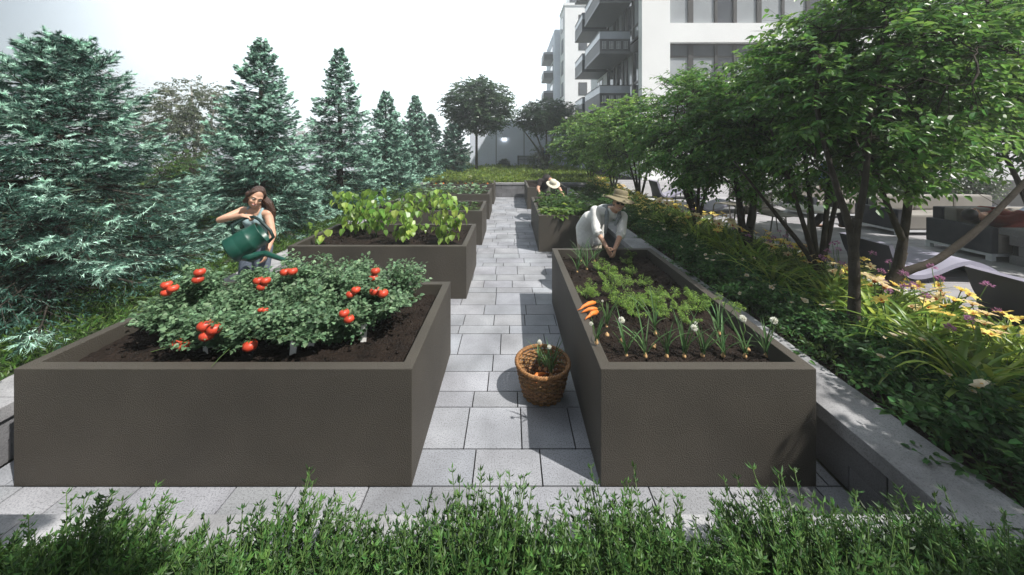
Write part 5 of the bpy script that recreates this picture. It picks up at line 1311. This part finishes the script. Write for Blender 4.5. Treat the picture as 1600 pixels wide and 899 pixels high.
# ---- woman in the brimmed hat, leaning over the carrots
t2 = thing('person', 'woman in an olive brimmed hat and white shirt leaning over the carrot planter', 'person', (1.28, 5.5, 0))
f, u, s = basis((-.12, -.98, .06), (.22, .05, .97)); hc = V3(1.585, 4.90, 1.365)
pel, wst, chest, nk = V3(1.28, 5.52, .90), V3(1.33, 5.40, 1.03), V3(1.45, 5.14, 1.17), V3(1.53, 5.00, 1.245)
shR, shL = V3(1.27, 5.03, 1.235), V3(1.68, 5.03, 1.15); elR, elL = V3(1.24, 4.85, .99), V3(1.60, 4.84, .95); wrR, wrL = V3(1.33, 4.64, .80), V3(1.44, 4.62, .79)
m = MB(); limb(m, [pel, wst, chest, nk], [.13, .115, .125, .07], 18); m.capsule(shR, shL, .06, .06, 14); limb(m, [nk, hc - u * .05 - f * .02], [.055, .05])
head_prims(m, hc, f, u, s)
limb(m, [shR, elR, wrR], [.055, .041, .028]); limb(m, [shL, elL, wrL], [.055, .041, .028])
hand_prims(m, wrR, V3(.35, -.5, -.8), V3(.7, .2, -.3), V3(.4, -.6, .4), .5); hand_prims(m, wrL, V3(-.30, -.5, -.8), V3(-.7, .2, -.3), V3(-.4, -.6, .4), .5)
for q in (-1, 1):
    an = V3(1.28 + q * .12, 5.55, .09); limb(m, [pel + V3(q * .09, 0, -.03), V3(1.28 + q * .11, 5.42, .49), an], [.09, .06, .042]); foot(m, an, (.2, -1))
blob('body', m, .0075, M['skin'], t2, 3)
face_parts(t2, hc, f, u, s, 1, True, False)
m = MB()
for q in (-1, 1): m.ball(hc + s * q * .033 + f * .090 + u * .006, np.array([.026, .010, .019]), 0, None, 14, 8, np.stack([s, f, u], 1)); m.tube([hc + s * q * .055 + f * .080 + u * .010, hc + s * q * .080 + u * .004], .003, 6)
m.tube([hc - s * .012 + f * .098 + u * .010, hc + s * .012 + f * .098 + u * .010], .003, 6); m.build('sunglasses', M['glasses'], t2)
m = MB(); limb(m, [pel + V3(0, .03, .02), wst, chest, V3(1.51, 5.02, 1.215)], [.152, .135, .148, .085], 18); m.capsule(shR, shL, .076, .074, 14)
limb(m, [shR, elR + V3(.0, 0, .01), elR * .8 + wrR * .2], [.076, .066, .060]); limb(m, [shL, elL + V3(0, 0, .01), elL * .85 + wrL * .15], [.076, .066, .060])
limb(m, [wst + V3(-.04, .02, -.02), pel + V3(-.06, -.02, -.05), V3(1.22, 5.44, .68)], [.145, .150, .145], 16); limb(m, [wst + V3(.05, 0, 0), V3(1.38, 5.45, .70)], [.14, .13], 16)
blob('shirt', m, .010, M['shirt_white'], t2, 3)
for a, b in ((elR, wrR), (elL, wrL)):
    m = MB(); d = unit(b - a); c0 = a + (b - a) * (.18 if a is elR else .13); m.tube([c0 - d * .02, c0 + d * .025], [.066, .063], 14); m.build('rolled_cuff', M['shirt_white'], t2)
m = MB(); limb(m, [V3(1.44, 5.05, 1.27), V3(1.42, 4.935, 1.20), V3(1.40, 4.90, 1.05), V3(1.39, 4.93, .93)], [.035, .034, .032, .022]); limb(m, [V3(1.63, 5.04, 1.22), V3(1.60, 4.93, 1.17), V3(1.53, 4.90, 1.06)], [.034, .032, .024]); limb(m, [V3(1.42, 5.09, 1.28), V3(1.54, 5.10, 1.29), V3(1.64, 5.06, 1.23)], [.034, .038, .034])
blob('scarf', m, .009, M['scarf'], t2, 3)
m = MB(); limb(m, [pel + V3(-.04, 0, -.02), pel + V3(.05, 0, -.02)], [.148, .148], 16)
for q in (-1, 1): limb(m, [pel + V3(q * .09, 0, -.05), V3(1.28 + q * .11, 5.42, .49), V3(1.28 + q * .12, 5.55, .12)], [.118, .086, .075], 14)
blob('trousers', m, .011, M['khaki'], t2, 3)
for q in (-1, 1):
    m = MB(); foot(m, V3(1.28 + q * .12, 5.55, .085), (.2, -1), 1.12); blob('shoe', m, .012, M['shoe'], t2, 3)
def hat(t, c, u, f, crown_r, crown_h, brim, mat, band, droop=.03, dome=False):
    f_, u_, s_ = basis(f, u); Rm = np.stack([s_, f_, u_], 1); m = MB()
    top = [(crown_r * .93, crown_h * .92), (crown_r * .80, crown_h), (.001, crown_h * 1.01)] if not dome else [(crown_r * .9, crown_h * .6), (crown_r * .7, crown_h * .87), (crown_r * .35, crown_h), (.001, crown_h * 1.03)]
    m.lathe([(crown_r * .985, -.004), (brim * .8, -.018 - droop * .4), (brim, -.016 - droop), (brim + .004, -.008 - droop), (brim, -.002 - droop), (brim * .8, -.004 - droop * .3), (crown_r * 1.04, .006), (crown_r, .02), (crown_r * .97, crown_h * .5)] + top, c, 40, 0, None, Rm)
    v = m.v[-1]; rel = (v - np.array(c)) @ Rm; rad = np.hypot(rel[:, 0], rel[:, 1]); an = np.arctan2(rel[:, 1], rel[:, 0]); wv = np.where(rad > crown_r * 1.1, .012 * np.sin(an * 2 + 1) + .006 * np.sin(an * 3), 0); m.v[-1] = (v + np.outer(wv, u_)).astype(np.float32)
    h = m.build('hat', mat, t)
    m = MB(); m.lathe([(crown_r * 1.02, .010), (crown_r * 1.035, .012), (crown_r * 1.02, .038), (crown_r * .99, .040)], c, 40, 0, None, Rm); m.build('hat_band', band, h, origin_of(t))
f, u, s = basis((-.12, -.98, .06), (.22, .05, .97)); c = hc + u * .084 - f * .016
hat(t2, c, V3(.24, .34, .91), f, .102, .118, .215, M['hat_olive'], M['hat_band'], .03)
m = MB(); m.ball(hc - f * .03 - u * .0, np.array([.084, .085, .085]), 0, None, 16, 10, np.stack([s, f, u], 1)); m.build('hair', M['hair_brown'], t2)

# ---- man bending over the leafy greens
t3 = thing('person', 'man in a pale sun hat and dark t-shirt bending over leafy greens', 'person', (1.05, 10.55, 0))
hc = V3(1.235, 9.80, 1.07); f, u, s = basis((.15, -.55, -.82), (.05, -.82, .57))
pel, wst, chest, nk = V3(1.03, 10.50, .93), V3(1.04, 10.35, 1.06), V3(1.09, 10.08, 1.20), V3(1.18, 9.92, 1.20)
shR, shL = V3(.88, 10.02, 1.17), V3(1.36, 10.0, 1.12); elR, elL = V3(.80, 9.86, .95), V3(1.46, 9.72, .90); wrR, wrL = V3(.86, 9.62, .80), V3(1.53, 9.50, .74)
def leaning(t, top_mat, leg_mat):
    m = MB(); limb(m, [pel, wst, chest, nk], [.14, .135, .145, .07], 16); m.capsule(shR, shL, .065, .065, 14); limb(m, [nk, hc], [.06, .055]); head_prims(m, hc, f, u, s)
    limb(m, [shR, elR, wrR], [.058, .045, .031]); limb(m, [shL, elL, wrL], [.058, .045, .031]); hand_prims(m, wrR, V3(.2, -.5, -.8), V3(.8, .1, -.2), V3(.3, -.7, .4), .5); hand_prims(m, wrL, V3(-.1, -.5, -.8), V3(-.8, .1, -.2), V3(-.3, -.7, .4), .5)
    for q in (-1, 1):
        an = V3(1.03 + q * .14, 10.55, .09); limb(m, [pel + V3(q * .1, 0, -.03), V3(1.03 + q * .13, 10.42, .5), an], [.095, .065, .045]); foot(m, an, (0, -1))
    blob('body', m, .011, M['skin'], t, 3)
    m = MB(); limb(m, [pel + V3(0, -.05, .05), wst, chest, V3(1.15, 9.97, 1.20)], [.155, .15, .162, .09], 16); m.capsule(shR, shL, .080, .078, 14); limb(m, [shR, shR * .45 + elR * .55], [.080, .068]); limb(m, [shL, shL * .45 + elL * .55], [.078, .068]); blob('t_shirt', m, .014, top_mat, t, 3)
    m = MB(); limb(m, [pel + V3(-.04, 0, 0), pel + V3(.04, 0, 0)], [.150, .150], 16)
    for q in (-1, 1): limb(m, [pel + V3(q * .1, 0, -.05), V3(1.03 + q * .13, 10.42, .5), V3(1.03 + q * .14, 10.55, .12)], [.118, .09, .078], 12)
    blob('trousers', m, .014, leg_mat, t, 3)
    for q in (-1, 1):
        m = MB(); foot(m, V3(1.03 + q * .14, 10.55, .085), (0, -1), 1.12); blob('shoe', m, .014, M['shoe'], t, 3)
leaning(t3, M['tee_dark'], M['trouser_grey']); face_parts(t3, hc, f, u, s, 1, False, True, 'hair_dark')
hat(t3, hc + u * .055 + V3(0, 0, .03), V3(.06, -.45, .89), V3(.1, -.85, -.5), .105, .115, .20, M['hat_straw'], M['hat_straw'], .02, True)

# ---- walking and standing people
def walker(t, x, y, z, dirv, stride, top_mat, leg_mat, hair, vox=.011, h=1.0):
    fw = unit(np.array([dirv[0], dirv[1], 0.0])); rt = np.cross(fw, UP); c = V3(x, y, z)
    P = lambda a, b, q: c + (rt * a + fw * b + UP * q) * h
    hc = P(0, .03, 1.62); f, u, s = basis(fw + UP * -.15, UP)
    m = MB(); limb(m, [P(0, 0, .95), P(0, 0, 1.12), P(0, .01, 1.32), P(0, 0, 1.47)], [.13, .125, .14, .06], 16); m.capsule(P(-.17, 0, 1.42), P(.17, 0, 1.42), .06, .06); limb(m, [P(0, 0, 1.45), hc], [.055, .055]); head_prims(m, hc, f, u, s)
    legs = []; arms = []
    for q in (-1, 1):
        an = P(q * .09, -q * stride * .5, .09); kn = P(q * .09, -q * stride * .2 + .07, .50); legs.append((P(q * .09, 0, .9), kn, an)); limb(m, [P(q * .09, 0, .9), kn, an], [.09, .062, .045]); foot(m, an, fw)
        sh, el, wr = P(q * .2, 0, 1.41), P(q * .26, q * stride * .2 - .03, 1.13), P(q * .25, q * stride * .35 + .10, .92); arms.append((sh, el, wr)); limb(m, [sh, el, wr], [.055, .042, .03]); hand_prims(m, wr, V3(0, 0, -1) + fw * .3, -rt * q, fw, .45)
    blob('body', m, vox, M['skin'], t, 3)
    m = MB(); limb(m, [P(0, 0, .93), P(0, 0, 1.12), P(0, .01, 1.32), P(0, 0, 1.43)], [.148, .142, .158, .075], 16); m.capsule(P(-.17, 0, 1.42), P(.17, 0, 1.42), .073, .073)
    for sh, el, wr in arms: limb(m, [sh, el, el * .25 + wr * .75], [.073, .058, .045])
    blob('shirt', m, vox * 1.2, top_mat, t, 3)
    m = MB(); m.capsule(P(-.05, 0, .92), P(.05, 0, .92), .138, .138)
    for a, b, d in legs: limb(m, [a, b, d + UP * .02], [.112, .085, .072])
    blob('trousers', m, vox * 1.2, leg_mat, t, 3)
    for a, b, d in legs:
        m = MB(); foot(m, d - UP * .004, fw, 1.1); blob('shoe', m, vox * 1.1, M['shoe'], t, 3)
    m = MB(); m.ball(hc + u * .035 - f * .022, np.array([.083, .098, .098]), 0, None, 18, 12, np.stack([s, f, u], 1)); m.build('hair', hair, t)
    face_parts(t, hc, f, u, s, 1, False, True, 'hair_dark')
t4 = thing('person', 'walking person in dark trousers and blue shirt, partly hidden by tree leaves', 'person', (7.0, 7.35, .4)); walker(t4, 7.0, 7.35, .40, (.9, -.45), .52, M['shirt_blue'], M['trouser_dark'], M['hair_dark'])
t5 = thing('person', 'tiny distant person in a blue top near the far wall', 'person', (2.45, 25.0, .55)); walker(t5, 2.42, 25.0, .40, (-.8, -.5), .4, M['shirt_blue'], M['trouser_dark'], M['hair_dark'], .016)

# ================================================================== patio furniture
M['wick_dark'] = plain('dark_woven_panel', (.055, .058, .07), .7, 0, .3, .15, 8, .4, 160); M['cushion'] = plain('beige_cushion', (.27, .255, .235), .9, 0, .2, .06, 5, .2, 60); M['leg_white'] = plain('white_metal_leg', (.72, .74, .78), .4, .1, .5)
M['lounger'] = plain('lounger_shell', (.34, .33, .42), .5, 0, .4, .06, 3); M['lounger_dark'] = plain('lounger_underside', (.060, .058, .078), .6, 0, .3, .08, 3); M['chair_metal'] = plain('bronze_metal', (.20, .185, .155), .5, .2, .5, .08, 8); M['table_top'] = plain('pale_table_top', (.66, .64, .60), .5, 0, .4, .05, 6)
def lounger(x, y0, y1, zt, lab):
    """waved shell: tall raked back at the kerb side, seat and arched leg rest toward the patio"""
    t = thing('sun_lounger', lab, 'sun lounger', (x + .7, (y0 + y1) / 2, .4), 0, 'loungers along the white kerb')
    top = [(x, zt)]
    xs = np.linspace(0, 1, 26)
    prof = [(x + .00, zt), (x + .07, zt - .22), (x + .14, .60), (x + .24, .52), (x + .40, .52), (x + .58, .57), (x + .78, .665), (x + .95, .71), (x + 1.10, .70), (x + 1.30, .62), (x + 1.48, .50), (x + 1.62, .41)]
    pts = np.array(prof); tt = np.linspace(0, len(pts) - 1, 45); Q = np.stack([np.interp(tt, np.arange(len(pts)), pts[:, k]) for k in range(2)], 1)
    for _ in range(4): Q[1:-1] = (Q[:-2] + 2 * Q[1:-1] + Q[2:]) / 4
    T = np.gradient(Q, axis=0); T /= np.linalg.norm(T, axis=1)[:, None]; Nn = np.stack([T[:, 1], -T[:, 0]], 1)
    lo = Q + Nn * .055
    m = MB()
    for a in range(len(Q) - 1):
        v = [(Q[a][0], y0, Q[a][1]), (Q[a + 1][0], y0, Q[a + 1][1]), (Q[a + 1][0], y1, Q[a + 1][1]), (Q[a][0], y1, Q[a][1]), (lo[a][0], y0, lo[a][1]), (lo[a + 1][0], y0, lo[a + 1][1]), (lo[a + 1][0], y1, lo[a + 1][1]), (lo[a][0], y1, lo[a][1])]
        m.add(v, np.array([(3, 2, 1, 0)]), 0, False); m.add(v, np.array([(4, 5, 6, 7)]), 1, False); m.add(v, np.array([(0, 1, 5, 4), (7, 6, 2, 3)]), 0, False)
    e = len(Q) - 1; m.add([(Q[0][0], y0, Q[0][1]), (Q[0][0], y1, Q[0][1]), (lo[0][0], y1, lo[0][1]), (lo[0][0], y0, lo[0][1])], np.array([(0, 1, 2, 3)]), 0)
    m.build('shell', [M['lounger'], M['lounger_dark']], t)
    m = MB(); m.extrude([(x - .01, zt - .03), (x + .085, .46), (x + .085, .40), (x + .32, .40), (x + .32, .44), (x + .13, .46), (x + .045, zt - .08)], y0 + .01, y1 - .01, 0); m.build('back_panel', M['lounger_dark'], t)
    m = MB(); m.box(x + .35, x + .55, y0 + .06, y1 - .06, .40, .45); m.build('foot', M['lounger_dark'], t)
lounger(4.98, 4.36, 5.02, .92, 'dark backed waved lounger behind the slim forked trunk')
lounger(4.93, 2.95, 3.60, .93, 'dark backed lounger cut by the right edge of the photo')
lounger(4.98, 11.3, 12.0, 1.02, 'far lounger with a dark raked back beside the light green trees')
lounger(4.98, 8.9, 9.6, .92, 'lounger beside the cluster of slender bare stems')
def sofa(x0, x1, y0, y1, lab, back=True, face=True):
    t = thing('garden_sofa', lab, 'sofa', ((x0 + x1) / 2, (y0 + y1) / 2, .4), 0, 'outdoor sofas on the patio')
    m = MB(); m.box(x0, x1, y0, y1, .47, .51)
    for a in (x0, x1 - .07):
        for b in (y0, y1 - .07): m.box(a, a + .07, b, b + .07, .40, .469)
    m.build('base_frame', M['leg_white'], t)
    for a in (x0, x1 - .12):
        m = MB(); m.box(a, a + .12, y0 + .005, y1 - .005, .512, .92, 0, None, .02); m.build('armrest', M['wick_dark'], t)
    m = MB(); m.box(x0 + .121, x1 - .121, y1 - .15, y1 - .005, .512, 1.12, 0, None, .02); m.build('back_panel', M['wick_dark'], t)
    n = max(1, int(round((x1 - x0 - .24) / .75))); wd = (x1 - x0 - .24) / n
    for k in range(n):
        a = x0 + .12 + k * wd
        m = MB(); m.box(a + .006, a + wd - .006, y0 + .0, y1 - .16, .515, .82, 0, None, .035); m.build('seat_cushion', M['cushion'], t)
        m = MB(); m.box(a + .006, a + wd - .006, y1 - .33, y1 - .155, .822, 1.14, 0, None, .04); m.build('back_cushion', M['cushion'], t)
sofa(7.53, 10.3, 5.24, 6.08, 'grey sofa with a person in red lying on it')
sofa(7.80, 10.6, 6.74, 7.60, 'grey sofa with beige cushions behind the one with a person in red')
sofa(7.55, 10.2, 8.35, 9.2, 'farthest beige cushioned sofa behind the walking person')
# person lying on the sofa
t6 = thing('person', 'person in a red shirt with dark hair lying back on the grey sofa', 'person', (7.9, 5.62, .82))
hc = V3(7.72, 5.60, 1.07); f, u, s = basis((.25, .0, .95), (-.92, 0, .35))
m = MB(); pel, chest, nk = V3(8.62, 5.62, .95), V3(8.16, 5.60, .99), V3(7.88, 5.60, 1.03)
limb(m, [pel, V3(8.4, 5.6, .96), chest, nk], [.13, .12, .135, .07], 16); m.capsule(V3(8.0, 5.42, 1.0), V3(8.0, 5.80, 1.0), .06, .06); limb(m, [nk, hc], [.055, .055]); head_prims(m, hc, f, u, s)
ar = []
for q in (-1, 1):
    sh, el, wr = V3(8.02, 5.61 + q * .2, 1.0), V3(8.24, 5.61 + q * .26, 1.10), V3(8.38, 5.61 + q * .06, 1.12); ar.append((sh, el, wr)); limb(m, [sh, el, wr], [.055, .042, .03]); hand_prims(m, wr, V3(.6, -q * .6, -.2), V3(0, 0, -1), V3(-1, 0, 0), .4)
    limb(m, [pel + V3(0, q * .09, 0), V3(8.98, 5.62 + q * .11, 1.14), V3(9.32, 5.62 + q * .1, .90)], [.09, .065, .045]); m.capsule(V3(9.32, 5.62 + q * .1, .88), V3(9.46, 5.62 + q * .12, .90), .036, .03)
blob('body', m, .011, M['skin'], t6, 3); face_parts(t6, hc, f, u, s, 1, False, True, 'hair_dark')
m = MB(); limb(m, [pel, V3(8.4, 5.6, .97), chest, V3(7.94, 5.6, 1.02)], [.145, .138, .155, .085], 16); m.capsule(V3(8.0, 5.42, 1.0), V3(8.0, 5.80, 1.0), .078, .078)
for sh, el, wr in ar: limb(m, [sh, el, el * .3 + wr * .7], [.075, .06, .045])
blob('shirt', m, .013, M['shirt_red'], t6, 3)
m = MB(); m.capsule(pel + V3(0, -.05, 0), pel + V3(0, .05, 0), .14, .14)
for q in (-1, 1): limb(m, [pel + V3(0, q * .09, 0), V3(8.98, 5.62 + q * .11, 1.14), V3(9.30, 5.62 + q * .1, .91)], [.11, .085, .07])
blob('trousers', m, .013, M['denim'], t6, 3)
m = MB(); m.ball(hc + u * .035 - f * .02, np.array([.088, .105, .10]), 0, None, 18, 12, np.stack([s, f, u], 1)); m.capsule(hc - f * .05, hc - f * .09 - u * .08, .075, .05); blob('hair', m, .012, M['hair_dark'], t6, 2)
# block counter
t = thing('block_counter', 'low grey block counter with a slab top at the right edge', 'counter', (8.4, 4.75, .4)); rr = np.random.default_rng(9)
m = MB(); m.box(7.68, 9.4, 4.32, 5.12, .39, .83, 1)
for k in range(3):
    for j in range(5):
        for yy, side in ((4.30, 'f'),):
            a = 7.66 + j * .36 - (k % 2) * .18; b = min(a + .355, 9.42); a = max(a, 7.66); tt = rr.uniform(.8, 1.15); m.box(a, b, 4.295, 4.318, .40 + k * .145, .54 + k * .145, 0, (tt, tt, tt), .004)
    for j in range(3):
        a = 4.30 + j * .3 - (k % 2) * .15; b = min(a + .296, 5.14); a = max(a, 4.32); tt = rr.uniform(.8, 1.15); m.box(7.655, 7.678, a, b, .40 + k * .145, .54 + k * .145, 0, (tt, tt, tt), .004)
m.build('blockwork', [M['block'], M['joint']], t)
m = MB(); m.box(7.58, 9.5, 4.22, 5.20, .84, .94, 0, None, .008); m.build('slab_top', M['block'], t)
# round table and slatted chairs
t = thing('round_table', 'pale round topped pedestal table behind the fan of stems', 'table', (5.32, 5.95, .4))
m = MB(); m.lathe([(.001, 1.08), (.38, 1.08), (.40, 1.095), (.40, 1.11), (.385, 1.12), (.001, 1.12)], (5.32, 5.95, 0), 40); m.build('table_top', M['table_top'], t)
m = MB(); m.tube([(5.32, 5.95, .41), (5.32, 5.95, 1.08)], .04, 14); m.lathe([(.25, .40), (.25, .415), (.06, .44), (.04, .46)], (5.32, 5.95, 0), 30); m.build('pedestal', M['chair_metal'], t)
def chair(x, y, rz, lab):
    t = thing('slatted_chair', lab, 'chair', (0, 0, 0), 0, 'slatted metal chairs on the patio')
    m = MB()
    for k in range(9):
        a = -.25 + k * .057; m.box(a, a + .040, -.22, .22, .452 + .02 * ((k - 4) / 4) ** 2, .468 + .02 * ((k - 4) / 4) ** 2)
    m.build('seat', M['chair_metal'], t)
    m = MB()
    for k in range(6): z = .53 + k * .052; m.box(.262 + .03 * k / 5, .282 + .03 * k / 5, -.23, .23, z, z + .036)
    m.build('backrest', M['chair_metal'], t)
    for q in (-1, 1):
        m = MB(); m.tube([(-.31, q * .25, 0), (-.27, q * .25, .40), (-.24, q * .245, .455), (0, q * .245, .46), (.24, q * .245, .46)], .016, 8, flat=.7); m.build('leg', M['chair_metal'], t)
        m = MB(); m.tube([(.33, q * .25, 0), (.27, q * .25, .42), (.28, q * .245, .6), (.31, q * .245, .84)], .016, 8, flat=.7); m.build('leg', M['chair_metal'], t)
    t.location = (x, y, .40); t.rotation_euler = (0, 0, rz); t['label'] = lab
    return t
c0 = chair(5.25, 6.55, 1.9, 'slatted metal chair pulled up to the round table')
for x, y, a, lab in [(5.12, 7.75, .4, 'slatted metal chair beside the forked dark trunk'), (5.35, 7.05, 2.8, 'slatted metal chair right of the forked dark trunk, seen through the leaves'), (5.3, 9.9, .3, 'far slatted chair between the bare stems and the far lounger')]: dup(c0, (x, y, .40), a, 1, lab)
# hedges behind the sofas
r = np.random.default_rng(400)
for i in range(6):
    x = 7.4 + i * 1.35; y = 10.2 + r.uniform(-.1, .1); b = (x, y, .4)
    t = thing('flowering_hedge', f'dark hedge shrub speckled with white blossom behind the sofas, {ORD[i]} from the left', 'hedge', b, 0, 'flowering hedge behind the sofas')
    deciduous(t, stems_from(b, [(x, y, 1.4), (x + .4, y, 1.2), (x - .4, y, 1.2)], .03, .01), (x, y, .98), (.8, .55, .58), 14, 360, 10, .06, .04, 410 + i, (.03, .07, .02), (.08, .13, .04), LEAF4, .25, .12)
    m = MB(); n = 110; u_ = rdir(n, -.1, 1); P = np.array((x, y, .98)) + u_ * np.array((.8, .55, .58)) * r.uniform(.9, 1.05, (n, 1)); leaves(m, np.repeat(P, 4, 0), rdir(n * 4), u_.repeat(4, 0), .035, .03, LEAF4, 0, (.72, .72, .72)); m.build('blossom', M['petal'], t)
# ================================================================== air
m = MB(); m.box(-180, 180, -80, 280, -1.06, 27.0)
hz = m.build('haze', bpy.data.materials.new('haze_air')); hz['kind'] = 'stuff'
hm = hz.data.materials[0]; hm.use_nodes = True; nt_ = hm.node_tree
nt_.nodes.remove(nt_.nodes['Principled BSDF'])
pv = nt_.nodes.new('ShaderNodeVolumePrincipled'); pv.inputs['Color'].default_value = (.93, .97, 1.0, 1); pv.inputs['Density'].default_value = .0035; pv.inputs['Anisotropy'].default_value = .3
nt_.links.new(pv.outputs['Volume'], nt_.nodes['Material Output'].inputs['Volume'])
scene.cycles.volume_bounces = 1
